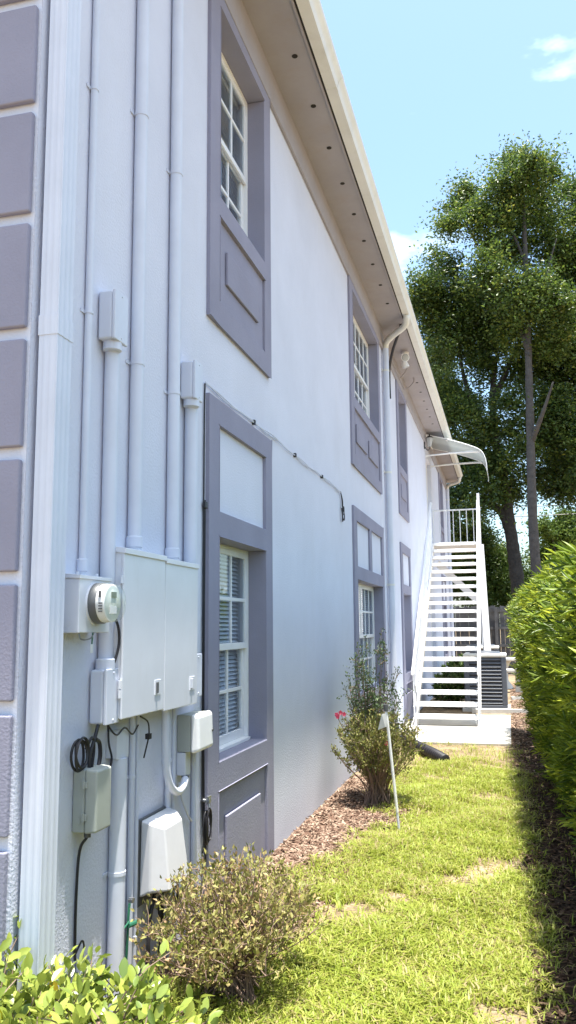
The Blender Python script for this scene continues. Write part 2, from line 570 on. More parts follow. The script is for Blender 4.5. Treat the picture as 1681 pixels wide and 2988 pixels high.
# ------------------------------------------------------------------ building
YE0, YE1 = 2.69, 26.3
ZS = 6.15
bld = thing('building', (-5.0, 14.5, 0), 'two storey white stucco building with mauve grey window surrounds and long gutter', 'building')

def slab(rect, holes, x1, xb, xedge=None):
    """sheet in the wall plane with rectangular holes; holes = [(y0,y1,z0,z1,depth_x)], outer edge runs back to xedge"""
    y0, y1, z0, z1 = rect
    mb = MB()
    ys = sorted(set([y0, y1] + [h[0] for h in holes] + [h[1] for h in holes]))
    zs = sorted(set([z0, z1] + [h[2] for h in holes] + [h[3] for h in holes]))
    for a, b in zip(ys, ys[1:]):
        for c, d in zip(zs, zs[1:]):
            my, mz = (a + b) / 2, (c + d) / 2
            if any(h[0] < my < h[1] and h[2] < mz < h[3] for h in holes):
                continue
            mb.face([(x1, a, c), (x1, b, c), (x1, b, d), (x1, a, d)])
    def edge(ya, za, yb, zb, xx):
        if ya == yb:
            cuts = [z for z in zs if min(za, zb) <= z <= max(za, zb)]
            for c, d in zip(cuts, cuts[1:]):
                mb.face([(x1, ya, c), (x1, ya, d), (xx, ya, d), (xx, ya, c)])
        else:
            cuts = [y for y in ys if min(ya, yb) <= y <= max(ya, yb)]
            for c, d in zip(cuts, cuts[1:]):
                mb.face([(x1, c, za), (x1, d, za), (xx, d, za), (xx, c, za)])
    for h in holes:
        edge(h[0], h[2], h[0], h[3], h[4])
        edge(h[1], h[2], h[1], h[3], h[4])
        edge(h[0], h[2], h[1], h[2], h[4])
        edge(h[0], h[3], h[1], h[3], h[4])
    if xedge is not None:
        edge(y0, z0, y0, z1, xedge)
        edge(y1, z0, y1, z1, xedge)
        edge(y0, z0, y1, z0, xedge)
        edge(y0, z1, y1, z1, xedge)
    return mb

# bays: (frame y0, y1, columns, visible-panel splits)
BAYS = [(4.597, 5.97, 3), (9.49, 11.90, 6), (13.96, 15.37, 3), (23.1, 24.5, 3)]
LOW_W = (0.812, 2.156)
UP_W = (4.388, 5.737)
openings = []
for (a, b, c) in BAYS:
    openings.append((a + 0.175, b - 0.16, *LOW_W))
    openings.append((a + 0.175, b - 0.16, *UP_W))
wall_holes = [(o[0] - 0.004, o[1] + 0.004, o[2] - 0.004, o[3] + 0.004, -0.02) for o in openings]
DOORS = [(19.45, 20.75, 3.45, 5.62), (19.45, 20.75, 0.02, 2.2)]
wall_holes += [(d[0], d[1], d[2], d[3], -0.17) for d in DOORS]
slab((YE0, YE1, -0.3, ZS + 0.05), wall_holes, 0.0, -0.02).build('side_wall', M['wall'], bld, fix=False)
MB().box(-10, -0.001, YE0, YE0 + 0.02, -0.3, ZS + 0.05).build('end_wall', M['wall'], bld)
MB().box(-10, -0.001, YE1 - 0.02, YE1, -0.3, ZS + 0.05).build('end_wall', M['wall'], bld)
MB().box(-10.02, -10, YE0, YE1, -0.3, ZS + 0.05).build('rear_wall', M['wall'], bld)
MB().box(-9.99, -0.5, YE0 + 0.05, YE1 - 0.05, 3.15, 3.3).build('upper_floor', M['room'], bld)

# frieze, soffit with vents, gutter, roof
MB().box(0.002, 0.03, YE0 - 0.03, YE1 + 0.03, 5.855, ZS).build('frieze_board', M['soffit'], bld, bevel=0.005)
EY0, EY1 = YE0 - 0.42, YE1 + 0.42
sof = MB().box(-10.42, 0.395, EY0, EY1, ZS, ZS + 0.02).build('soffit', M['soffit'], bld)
vent_me = None
for k in range(27):
    y = 5.908 - 0.667 * 4 + 0.667 * k
    if 11.4 < y < 14.9 or y > 25.5 or (18.9 < y < 20.9):
        continue
    mb = MB().lathe((0.255, y, ZS - 0.004), (0, 0, 1), [(0.024, 0), (0.024, 0.003)], 14)
    mb.build('soffit_vent', M['hole'], sof)
MB().box(0.372, 0.393, EY0, EY1, ZS - 0.012, ZS - 0.001).build('soffit_moulding', M['soffit'], bld, bevel=0.004)
MB().box(0.396, 0.41, EY0, EY1, ZS - 0.006, ZS + 0.15).build('fascia', M['hole'], bld)
gprof = [(0.412, ZS - 0.012), (0.505, ZS - 0.012), (0.515, ZS + 0.012), (0.523, ZS + 0.045), (0.545, ZS + 0.066), (0.555, ZS + 0.085), (0.556, ZS + 0.105), (0.545, ZS + 0.107), (0.545, ZS + 0.098), (0.535, ZS + 0.072), (0.512, ZS + 0.048), (0.502, ZS + 0.003), (0.416, ZS + 0.003), (0.416, ZS + 0.105), (0.412, ZS + 0.105)]
gut = MB()
cuts = [EY0, 6.4, 12.5, 18.6, 25.95]
for a, b in zip(cuts, cuts[1:]):
    gut.extrude(gprof, a, b - 0.002, lambda u, w, t: (u, t, w))
g = gut.build('gutter', M['gutter'], bld, smooth=True)
for y in (6.4, 12.5, 18.6):
    mb = MB().extrude([(u + (0.003 if u > 0.5 else 0), w - (0.002 if w < ZS else 0)) for u, w in gprof], y - 0.03, y + 0.03, lambda u, w, t: (u, t, w))
    mb.build('gutter_joint', M['gutter'], g, smooth=True)
RZ = ZS + 0.155
xm = -5.0
rv = [(0.42, EY0, RZ), (0.42, EY1, RZ), (-10.42, EY1, RZ), (-10.42, EY0, RZ), (xm, EY0 + 5.4, RZ + 1.7), (xm, EY1 - 5.4, RZ + 1.7)]
MB().add(rv, [(0, 1, 5, 4), (1, 2, 5), (2, 3, 4, 5), (3, 0, 4), (0, 3, 2, 1)]).build('roof', M['roof'], bld)

# corner quoins on the end wall
for k in range(-2, 12):
    zc = 0.855 + 0.466 * k
    z0, z1 = zc + 0.024, zc + 0.466 - 0.024
    z0 = max(z0, 0.0)
    z1 = min(z1, ZS - 0.02)
    if z1 - z0 < 0.1:
        continue
    MB().box(-0.72, -0.012, YE0 - 0.028, YE0 - 0.001, z0, z1).build('quoin', M['trim'], bld, bevel=0.008, seg=3)

# window surrounds with their panels
def surround(a, b, cols, upper):
    z0, z1 = (3.512, 5.853) if upper else (-0.05, 3.018)
    wz = UP_W if upper else LOW_W
    oy0, oy1 = a + 0.175, b - 0.16
    holes = [(oy0, oy1, wz[0], wz[1], -0.17)]
    if upper:
        pan = [(oy0, oy1, 3.67, 4.24)]
        white = []
    else:
        pan = [(oy0, oy1, -0.04, 0.645)]
        if cols == 3:
            white = [(oy0, oy1, 2.314, 2.854)]
        else:
            m_ = (oy0 + oy1) / 2
            white = [(oy0, m_ - 0.06, 2.314, 2.854), (m_ + 0.06, oy1, 2.314, 2.854)]
    holes += [(*p, 0.001) for p in pan + white]
    o = slab((a, b, z0, z1), holes, 0.026, 0.0, 0.0).build('window_surround', M['trim'], bld, bevel=0.006, fix=False)
    for p in pan:
        MB().box(0.001, 0.006, p[0] + 0.001, p[1] - 0.001, p[2] + 0.001, p[3] - 0.001).build('recessed_panel', M['trim'], o)
        spans = [(p[0] + 0.16, p[1] - 0.16)] if cols == 3 else [(p[0] + 0.16, (p[0] + p[1]) / 2 - 0.08), ((p[0] + p[1]) / 2 + 0.08, p[1] - 0.16)]
        for (ya, yb) in spans:
            MB().box(0.0065, 0.026, ya, yb, p[2] + (0.17 if upper else 0.002), p[3] - 0.17).build('raised_panel', M['trim'], o, bevel=0.006)
    return o

def window(y0, y1, z0, z1, cols, blind_drop=1.0):
    zm = (z0 + z1) / 2 - 0.01
    w = thing_part('window', bld)
    fr = MB()
    x0, x1 = -0.172, -0.112
    t = 0.022
    fr.box(x0, x1, y0, y0 + t, z0, z1)
    fr.box(x0, x1, y1 - t, y1, z0, z1)
    fr.box(x0, x1, y0 + t, y1 - t, z1 - t, z1)
    fr.box(x0, x1 + 0.02, y0 + t, y1 - t, z0, z0 + t)
    fr.build('frame', M['white'], w, bevel=0.003)
    def sash(za, zb, xs, xe, bottom):
        ya, yb = y0 + t, y1 - t
        s = 0.045
        bt = 0.06 if bottom else 0.045
        m = MB()
        m.box(xs, xe, ya, ya + s, za, zb)
        m.box(xs, xe, yb - s, yb, za, zb)
        m.box(xs, xe, ya + s, yb - s, zb - 0.04, zb)
        m.box(xs, xe, ya + s, yb - s, za, za + bt)
        iy0, iy1, iz0, iz1 = ya + s, yb - s, za + bt, zb - 0.04
        mt = 0.024
        zc = (iz0 + iz1) / 2
        m.build('sash', M['white'], w, bevel=0.004)
        mm = MB()
        for c in range(1, cols):
            yc = iy0 + (iy1 - iy0) * c / cols
            mm.box(xs + 0.003, xe - 0.003, yc - mt / 2, yc + mt / 2, iz0, iz1)
        for c in range(cols):
            pa = iy0 + (iy1 - iy0) * c / cols + (mt / 2 if c else 0)
            pb = iy0 + (iy1 - iy0) * (c + 1) / cols - (mt / 2 if c < cols - 1 else 0)
            mm.box(xs + 0.003, xe - 0.003, pa, pb, zc - mt / 2, zc + mt / 2)
            for (qa, qb) in ((iz0, zc - mt / 2), (zc + mt / 2, iz1)):
                xm_ = (xs + xe) / 2
                MB().box(xm_ - 0.002, xm_ + 0.002, pa - 0.003, pb + 0.003, qa - 0.003, qb + 0.003).build('pane', M['glass'], w)
        mm.build('muntin_grid', M['white'], w, bevel=0.003)
    sash(zm - 0.022, z1 - t, -0.138, -0.116, False)
    sash(z0 + t, zm + 0.022, -0.166, -0.142, True)
    # slatted blind hanging inside the reveal
    bl = MB()
    zz = z1 - 0.05
    bl.box(-0.212, -0.18, y0 + 0.01, y1 - 0.01, z1 - 0.045, z1 - 0.01)
    while zz > z0 + (z1 - z0) * (1 - blind_drop) + 0.02:
        tl = 0.0105
        bl.face([(-0.1855, y0 + 0.012, zz - tl), (-0.1855, y1 - 0.012, zz - tl), (-0.2065, y1 - 0.012, zz + tl * 0.9), (-0.2065, y0 + 0.012, zz + tl * 0.9)])
        zz -= 0.0285
    bl.build('blind', M['blind'], w, fix=False)
    jb = MB()
    jx0, jx1 = -0.33, -0.173
    e = 0.001
    jb.box(jx0, jx1, y0 - 0.03, y0 - e, z0 - 0.03, z1 + 0.03)
    jb.box(jx0, jx1, y1 + e, y1 + 0.03, z0 - 0.03, z1 + 0.03)
    jb.box(jx0, jx1, y0, y1, z1 + e, z1 + 0.03)
    jb.box(jx0, jx1, y0, y1, z0 - 0.03, z0 - e)
    jb.build('inner_jamb', M['drywall'], w)

def thing_part(name, parent):
    o = bpy.data.objects.new(name, None)
    COL.objects.link(o)
    o.parent = parent
    o.empty_display_size = 0.1
    WL[o] = WL[parent].copy()
    return o

for (a, b, c) in BAYS:
    for up in (False, True):
        surround(a, b, c, up)
        wz = UP_W if up else LOW_W
        window(a + 0.175, b - 0.16, wz[0], wz[1], c)

# doors under the canopy and below the landing
for i, d in enumerate(DOORS):
    o = MB().box(-0.165, -0.12, d[0] + 0.06, d[1] - 0.06, d[2] + 0.01, d[3] - 0.06).build('door', M['white'], bld, bevel=0.004)
    MB().box(-0.17, -0.09, d[0] + 0.001, d[0] + 0.059, d[2], d[3] - 0.001).box(-0.17, -0.09, d[1] - 0.059, d[1] - 0.001, d[2], d[3] - 0.001).box(-0.17, -0.09, d[0] + 0.06, d[1] - 0.06, d[3] - 0.059, d[3] - 0.001).build('door_frame', M['white'], o, bevel=0.003)
    for (u0, u1, v0, v1) in ((0.15, 0.45, 0.12, 0.5), (0.55, 0.85, 0.12, 0.5), (0.15, 0.45, 0.58, 0.92), (0.55, 0.85, 0.58, 0.92)):
        wy, wz_ = d[1] - d[0] - 0.12, d[3] - d[2] - 0.07
        MB().box(-0.119, -0.108, d[0] + 0.06 + wy * u0, d[0] + 0.06 + wy * u1, d[2] + wz_ * v0, d[2] + wz_ * v1).build('door_panel', M['white'], o, bevel=0.008)
    MB().lathe((-0.119, d[0] + 0.16, d[2] + 1.0), (1, 0, 0), [(0.02, 0), (0.012, 0.02), (0.026, 0.04), (0.02, 0.06)], 14).build('handle', M['iron'], o, smooth=True)
# room floors/back for depth behind the doors
MB().box(-0.2, -0.171, 19.4, 20.8, -0.1, 5.7).build('door_backing', M['room'], bld)

# downspouts
def fluted(y0, y1, x0, x1, za, zb, n=3):
    """rectangular corrugated pipe"""
    prof = []
    def side(pa, pb, k, nx_, ny_):
        for i in range(k):
            for (t, d) in ((i / k + 0.10 / k, 0), (i / k + 0.35 / k, 0.0016), (i / k + 0.65 / k, 0.0016), (i / k + 0.90 / k, 0)):
                prof.append((pa[0] + (pb[0] - pa[0]) * t - nx_ * d, pa[1] + (pb[1] - pa[1]) * t - ny_ * d))
    side((x0, y0), (x1, y0), n, 0, -1)
    side((x1, y0), (x1, y1), n, 1, 0)
    side((x1, y1), (x0, y1), n, 0, 1)
    side((x0, y1), (x0, y0), n, -1, 0)
    return MB().extrude(prof, za, zb, lambda u, w, t: (u, w, t))
ds = fluted(2.715, 2.825, 0.018, 0.10, 0.05, 6.0).build('downspout', M['pipe'], bld)
ds['label'] = 'fluted corner downspout beside the quoins'
fluted(2.712, 2.828, 0.015, 0.103, 2.72, 2.80).build('sleeve', M['pipe'], ds)
MB().tube(bez([(0.46, 2.5, ZS), (0.43, 2.56, 6.06), (0.2, 2.68, 5.98), (0.09, 2.75, 5.95), (0.06, 2.77, 5.85)], 6), 0.04, 12).build('elbow', M['gutter'], ds, smooth=True)

def round_spout(yw, yo, zb):
    d = MB().tube([(0.06, yw, zb), (0.06, yw, 5.9)], 0.048, 16).build('downspout', M['pipe'], bld, smooth=True)
    MB().tube(bez([(0.462, yo, ZS - 0.012), (0.462, yo, ZS - 0.06), (0.42, yo + 0.10, ZS - 0.135), (0.2, yo + (yw - yo) * 0.62, ZS - 0.17), (0.09, yw - 0.06, ZS - 0.20), (0.06, yw, 5.88)], 8), 0.047, 14).build('elbow', M['gutter'], d, smooth=True)
    for z in (5.5, 3.9, 2.2):
        MB().lathe((0.06, yw, z), (0, 0, 1), [(0.051, 0), (0.051, 0.03)], 16).box(0.002, 0.02, yw - 0.085, yw - 0.046, z, z + 0.03).build('strap', M['gutter'], d)
    return d
round_spout(12.36, 11.75, 0.10)['label'] = 'round downspout beside the wide window bay'
round_spout(26.1, 25.7, 0.05)['label'] = 'round downspout at the far end of the wall'

# ------------------------------------------------------------------ stairs
ST_Y0, ST_Z0, ST_G, ST_R, ST_N = 13.7, 0.185, 0.272, 0.1725, 20
st = thing('exterior_staircase', (0.7, 13.6, 0.02), 'white steel open tread staircase climbing to the upper door', 'staircase')
def sx(i):
    return -0.066 * i / (ST_N - 1)
for i in range(ST_N):
    y, z, o = ST_Y0 + ST_G * i, ST_Z0 + ST_R * i, sx(i)
    m = MB()
    m.box(0.24 + o, 1.185 + o, y, y + 0.27, z - 0.06, z)
    m.build('tread', M['stair'], st, bevel=0.006)
yT = ST_Y0 + ST_G * ST_N
zT = ST_Z0 + ST_R * (ST_N - 1)
def stringer(x):
    a = Vector((x, ST_Y0 - 0.02, ST_Z0 - 0.10))
    b = Vector((x + sx(19), ST_Y0 + ST_G * 19 + 0.1, zT - 0.06))
    m = MB()
    m.hexa([(x - 0.015, ST_Y0 - 0.05, 0.021), (x + 0.015, ST_Y0 - 0.05, 0.021), (x + 0.015, ST_Y0 + 0.30, 0.021), (x - 0.015, ST_Y0 + 0.30, 0.021),
            (x - 0.015 + sx(19), b.y - 0.05, b.z + 0.06), (x + 0.015 + sx(19), b.y - 0.05, b.z + 0.06), (x + 0.015 + sx(19), b.y + 0.12, b.z - 0.06), (x - 0.015 + sx(19), b.y + 0.12, b.z - 0.06)])
    return m.build('stringer', M['stair'], st, bevel=0.004)
stringer(0.215)
stringer(1.21)
# landing and its supports
LY1 = yT + 1.35
MB().box(0.02, 1.19, ST_Y0 + ST_G * 19 + 0.28, LY1, zT - 0.06, zT).build('landing', M['stair'], st, bevel=0.005)
MB().box(1.10, 1.16, LY1 - 0.1, LY1 - 0.04, 0.0, zT - 0.06).build('post', M['stair'], st)
MB().beam((1.19, 18.75, zT - 0.08), (1.29, 18.5, 0.0), 0.15, 0.06).build('post', M['stair'], st)
MB().beam((0.12, LY1 - 0.12, zT - 0.35), (1.12, LY1 - 0.12, zT - 1.35), 0.05, 0.16, (0, 0, 1)).build('brace', M['stair'], st)
# handrails
def flight_rail(x, dx):
    y0, y1 = ST_Y0 + 0.05, ST_Y0 + ST_G * 19 + 0.1
    z0, z1 = ST_Z0 + 0.72, zT + 0.93
    r = MB().tube([(x, y0 - 0.1, z0 - 0.07), (x, y0, z0), (x + dx, y1, z1), (x + dx, y1 + 0.12, z1)], 0.026, 10).build('handrail', M['stair'], st, smooth=True)
    for i in range(0, 20, 1):
        y, z = ST_Y0 + 0.06 + ST_G * i, ST_Z0 + ST_R * i
        f = i / 19
        MB().box(x + dx * f - 0.009, x + dx * f + 0.009, y - 0.009, y + 0.009, z - 0.03, z0 + (z1 - z0) * f - 0.005).build('baluster', M['stair'], st)
    m = MB().beam((x + 0.002, y0, ST_Z0 + 0.12), (x + dx + 0.002, y1, zT + 0.12), 0.022, 0.03).build('lower_rail', M['stair'], st)
flight_rail(1.235, -0.066)
flight_rail(0.19, -0.066)
ry = LY1 - 0.03
MB().tube([(0.05, ry, zT + 0.95), (1.17, ry, zT + 0.95)], 0.02, 10).tube([(1.17, ry, zT + 0.95), (1.17, ST_Y0 + ST_G * 19 + 0.3, zT + 0.95)], 0.02, 10).build('landing_rail', M['stair'], st, smooth=True)
for k in range(8):
    x = 0.05 + 1.12 * k / 7
    MB().box(x - 0.009, x + 0.009, ry - 0.009, ry + 0.009, zT - 0.005, zT + 0.95).build('baluster', M['stair'], st)
for k in range(1, 8):
    y = ST_Y0 + ST_G * 19 + 0.3 + (ry - (ST_Y0 + ST_G * 19 + 0.3)) * k / 8
    MB().box(1.161, 1.179, y - 0.009, y + 0.009, zT - 0.005, zT + 0.95).build('baluster', M['stair'], st)
MB().box(1.15, 1.21, ST_Y0 + ST_G * 19 + 0.20, ST_Y0 + ST_G * 19 + 0.26, zT - 0.06, zT + 1.12).build('newel_post', M['stair'], st)

# ------------------------------------------------------------------ door canopy
cy0, cy1 = 19.35, 20.95
cn = thing('door_canopy', (0.05, 20.1, 5.2), 'translucent curved door canopy on white brackets above the stair landing', 'canopy')
prof = [(0.035, 6.09), (0.20, 6.04), (0.50, 5.955), (0.85, 5.835), (1.10, 5.735), (1.24, 5.66), (1.32, 5.575), (1.37, 5.45), (1.395, 5.30), (1.40, 5.16)]
PB = bez([(p[0], 0, p[1]) for p in prof], 4)
mb = MB()
for a, b in zip(PB, PB[1:]):
    mb.face([(a.x, cy0, a.z), (a.x, cy1, a.z), (b.x, cy1, b.z), (b.x, cy0, b.z)])
sh = mb.build('canopy_sheet', M['acrylic'], cn, smooth=True, fix=False)
sdm = sh.modifiers.new('thickness', 'SOLIDIFY')
sdm.thickness = 0.006
for y in (cy0 + 0.0, cy1):
    MB().tube([(p.x, y, p.z) for p in PB], 0.010, 6).build('edge_trim', M['bracket'], cn, smooth=True)
MB().box(0.001, 0.05, cy0, cy1, 6.06, 6.11).build('wall_bar', M['bracket'], cn)
for y in (cy0 + 0.12, cy1 - 0.12):
    MB().tube([(0.0, y, 5.60), (0.6, y, 5.63), (1.25, y, 5.635)], [0.016, 0.022, 0.026], 10).build('bracket_arm', M['bracket'], cn, smooth=True)
    MB().lathe((0.0, y, 5.60), (1, 0, 0), [(0.04, 0), (0.04, 0.012)], 12).build('bracket_foot', M['bracket'], cn)
    MB().lathe((1.25, y, 5.60), (0, 0, 1), [(0.035, 0), (0.035, 0.05)], 12).build('bracket_clamp', M['bracket'], cn)
    MB().lathe((0.5, y, 5.93), (0.3, 0, 1), [(0.028, 0), (0.028, 0.045)], 10).build('bolt_cap', M['bracket'], cn)

# wall lantern
ln = thing('wall_lantern', (0.0, 19.12, 5.6), 'small dark wall lantern under the near edge of the canopy', 'lantern')
MB().box(0.0, 0.02, 19.07, 19.17, 5.70, 5.95).build('back_plate', M['iron'], ln, bevel=0.004)
MB().tube(bez([(0.02, 19.12, 5.74), (0.08, 19.12, 5.66), (0.13, 19.12, 5.70), (0.13, 19.12, 5.75)], 6), 0.01, 8).build('arm', M['iron'], ln, smooth=True)
MB().lathe((0.13, 19.12, 5.745), (0, 0, 1), [(0.045, 0), (0.085, 0.2)], 6).build('lamp_glass', M['lampglass'], ln)
MB().lathe((0.13, 19.12, 5.946), (0, 0, 1), [(0.10, 0), (0.06, 0.04), (0.02, 0.06), (0.015, 0.09)], 6).build('cap', M['iron'], ln)

# floodlight and its wiring under the eave
fl = thing('floodlight', (0.24, 13.45, ZS), 'twin head white floodlight hanging under the eave by the downspout', 'floodlight')
MB().lathe((0.24, 13.45, ZS - 0.002), (0, 0, -1), [(0.06, 0), (0.06, 0.03)], 18).build('base', M['bracket'], fl, smooth=True)
MB().tube([(0.24, 13.45, ZS - 0.03), (0.24, 13.38, ZS - 0.10)], 0.016, 8).build('arm', M['bracket'], fl, smooth=True)
for (c, ax) in (((0.24, 13.36, ZS - 0.115), (0.35, -1, -0.35)), ((0.22, 13.55, ZS - 0.15), (0.2, 0.3, -1))):
    h = MB().lathe(c, ax, [(0.03, -0.06), (0.045, -0.02), (0.066, 0.06), (0.07, 0.07)], 20).build('lamp_head', M['bracket'], fl, smooth=True)
    MB().lathe(Vector(c) + Vector(ax).normalized() * 0.071, ax, [(0.06, 0), (0.05, 0.012), (0.02, 0.018)], 20).build('lens', M['lampglass'], h, smooth=True)
MB().tube([(0.24, 13.5, ZS - 0.03), (0.22, 13.55, ZS - 0.12)], 0.014, 8).build('arm', M['bracket'], fl, smooth=True)
cb = MB().tube(bez([(0.34, 12.1, ZS - 0.004), (0.31, 12.15, 6.06), (0.24, 12.32, 5.99), (0.13, 12.65, 5.90), (0.045, 12.92, 5.76), (0.026, 12.98, 5.55), (0.026, 13.0, 5.25)], 6), 0.024, 8)
tag(cb.build('black_cable', M['black'], smooth=True), 'black cable dropping from the eave behind the round downspout', 'cable')
cb = MB().tube([(0.042, 12.9, 5.96), (0.042, 15.0, 5.97)], 0.011, 8).tube(bez([(0.045, 14.3, 5.97), (0.14, 14.25, 6.05), (0.22, 14.15, ZS - 0.003)], 6), 0.010, 8).tube(bez([(0.045, 15.0, 5.97), (0.13, 15.05, 6.02), (0.22, 14.95, 6.08), (0.23, 14.9, ZS - 0.003)], 6), 0.010, 8)
tag(cb.build('eave_conduit', M['soffit'], smooth=True), 'thin painted conduit with two hooked branches under the eave', 'conduit')

# ------------------------------------------------------------------ electrical services on the near wall
def vpipe(name, y, x, r, z0, z1, label, straps=(), collars=(), top=None):
    if x < 0.06:
        dx_ = x - (r + 0.002)
        x -= dx_
        y += dx_ * y / 1.69
    t = thing(name, (x, y, z0), label, 'conduit')
    MB().tube([(x, y, z0), (x, y, z1)], r, 18).build('pipe', M['pipe'], t, smooth=True)
    for z in straps:
        s = MB().lathe((x, y, z), (0, 0, 1), [(r + 0.003, 0), (r + 0.003, 0.016)], 18)
        s.box(0.0012, 0.006, y - r - 0.026, y - r * 0.4, z, z + 0.016)
        s.build('strap', M['pipe'], t, smooth=True)
    for z in collars:
        MB().lathe((x, y, z), (0, 0, 1), [(r + 0.003, 0), (r + 0.007, 0.004), (r + 0.007, 0.05), (r + 0.002, 0.054)], 18).build('collar', M['pipe'], t, smooth=True)
    return t
def lb_body(t, y0, y1, x0, x1, z0, z1, neck_z=None, neck_y=None, neck_x=0.048, r=0.034):
    b = MB().box(x0, x1 - 0.016, y0, y1, z0, z1).build('pull_box', M['pipe'], t, bevel=0.012, seg=3)
    MB().box(x1 - 0.0155, x1, y0 - 0.002, y1 + 0.002, z0 - 0.002, z1 + 0.002).build('cover', M['pipe'], b, bevel=0.004)
    for z in (z0 + 0.015, z1 - 0.015):
        MB().lathe((x1, (y0 + y1) / 2, z), (1, 0, 0), [(0.005, 0), (0.004, 0.003)], 8).build('screw', M['pipe'], b)
    if neck_z is not None:
        MB().lathe((neck_x, neck_y, neck_z), (0, 0, 1), [(r + 0.001, 0), (r + 0.008, 0.003), (r + 0.008, 0.045), (r + 0.004, 0.05)], 18).build('collar', M['pipe'], b, smooth=True)

vpipe('thin_conduit', 3.075, 0.032, 0.0165, 1.817, 6.0, 'thinnest painted conduit rising from the meter box', straps=(4.0, 2.95), collars=(1.835,))
tB = vpipe('wide_conduit', 3.268, 0.049, 0.0335, 1.42, 2.88, 'painted conduit between two pull boxes, passing behind the meter')
lb_body(tB, 3.205, 3.33, 0.006, 0.092, 2.875, 3.10, 2.835, 3.268)
lb_body(tB, 3.208, 3.328, 0.006, 0.088, 1.205, 1.43, 1.425, 3.268)
vpipe('wide_conduit', 3.53, 0.048, 0.0325, 1.962, 6.0, 'tall painted conduit entering the left steel cabinet', straps=(2.86, 4.16), collars=(1.975,))
vpipe('wide_conduit', 3.985, 0.048, 0.033, 1.952, 6.0, 'tall painted conduit entering the right steel cabinet', straps=(2.84, 4.10), collars=(1.96,))
tE = vpipe('wide_conduit', 4.228, 0.052, 0.037, 1.42, 2.87, 'painted conduit between two pull boxes, right of the steel cabinets')
lb_body(tE, 4.172, 4.288, 0.006, 0.097, 2.865, 3.08, 2.825, 4.228, 0.052, 0.037)
lb_body(tE, 4.208, 4.315, 0.006, 0.092, 1.24, 1.46)
tx = MB().tube([(0.02, 4.07, 1.95), (0.015, 4.045, 2.2)], 0.008, 8)
tag(tx.build('bent_wire', M['pipe'], smooth=True), 'short painted cable slanting up from the right cabinet top', 'cable')

# steel cabinets
def cabinet(y0, y1, z0, z1, label, hinge):
    x1 = 0.108
    t = thing('steel_cabinet', (0.05, (y0 + y1) / 2, z0), label, 'cabinet', 'painted steel cabinets')
    MB().box(0.001, x1 - 0.014, y0 + 0.004, y1 - 0.004, z0 + 0.004, z1 - 0.012).build('body', M['box'], t, bevel=0.004)
    d = MB().box(x1 - 0.0135, x1, y0, y1 - 0.002, z0, z1 - 0.013).build('door', M['box'], t, bevel=0.005)
    MB().hexa([(0.001, y0 - 0.004, z1 - 0.012), (x1 + 0.008, y0 - 0.004, z1 - 0.030), (x1 + 0.008, y1 + 0.001, z1 - 0.030), (0.001, y1 + 0.001, z1 - 0.012), (0.001, y0 - 0.004, z1 + 0.012), (x1 + 0.008, y0 - 0.004, z1 - 0.004), (x1 + 0.008, y1 + 0.001, z1 - 0.004), (0.001, y1 + 0.001, z1 + 0.012)]).build('rain_cap', M['box'], t, bevel=0.003)
    ly = y1 - 0.115
    MB().box(x1 + 0.0002, x1 + 0.003, ly, ly + 0.07, z0 + 0.075, z0 + 0.145).build('latch_plate', M['box'], d, bevel=0.002)
    MB().box(x1 + 0.003, x1 + 0.012, ly + 0.012, ly + 0.026, z0 + 0.085, z0 + 0.135).build('latch', M['darkgrey'] if hinge else M['box'], d, bevel=0.002)
    if hinge:
        for z in (z0 + 0.13, z0 + 0.09, z1 - 0.16):
            MB().tube([(x1 - 0.008, y0 - 0.008, z), (x1 - 0.008, y0 - 0.008, z + 0.035)], 0.008, 8).build('hinge', M['box'], d)
    return t
cabinet(3.308, 3.762, 1.216, 1.955, 'left painted steel cabinet, hinged, beside the round meter', True)
cabinet(3.766, 4.206, 1.206, 1.945, 'right painted steel cabinet, next to the window surround', False)

# electric meter
mt = thing('electric_meter', (0.05, 3.07, 1.585), 'round glass electric meter on a square painted box', 'meter')
mbx = MB().box(0.001, 0.098, 2.937, 3.20, 1.585, 1.80).build('meter_box', M['box'], mt, bevel=0.004)
MB().hexa([(0.001, 2.93, 1.802), (0.104, 2.93, 1.797), (0.104, 3.207, 1.797), (0.001, 3.207, 1.802), (0.001, 2.93, 1.822), (0.104, 2.93, 1.812), (0.104, 3.207, 1.812), (0.001, 3.207, 1.822)]).build('box_lid', M['box'], mbx, bevel=0.002)
MB().lathe((0.04, 2.9365, 1.63), (0, -1, 0), [(0.022, 0), (0.022, 0.0015)], 18).build('knockout', M['box'], mbx)
for y in (2.99, 3.15):
    MB().lathe((0.06, y, 1.818), (0, 0, 1), [(0.006, 0), (0.006, 0.01)], 8).build('bolt', M['box'], mbx)
mc = (0.098, 3.075, 1.703)
MB().lathe(mc, (1, 0, 0), [(0.088, 0), (0.088, 0.006)], 32).build('flange', M['box'], mt, smooth=True)
MB().lathe(mc, (1, 0, 0), [(0.083, 0.006), (0.083, 0.034), (0.080, 0.038)], 32).build('base_ring', M['darkgrey'], mt, smooth=True)
mcup = MB().lathe(mc, (1, 0, 0), [(0.078, 0.038), (0.077, 0.072), (0.070, 0.076)], 32).build('meter_body', M['silver'], mt, smooth=True)
MB().box(0.1745, 0.1775, 3.058, 3.100, 1.725, 1.748).build('display', M['lcd'], mcup)
MB().box(0.1745, 0.1765, 3.045, 3.105, 1.660, 1.690).build('name_plate', M['plastic'], mcup)
for k in range(4):
    a = math.radians(204 + 9 * k)
    MB().box(0.150, 0.166, mc[1] - 0.0795, mc[1] - 0.0765, mc[2] - 0.004 - k * 0.011, mc[2] + 0.001 - k * 0.011).build('vent_slot', M['darkgrey'], mcup)
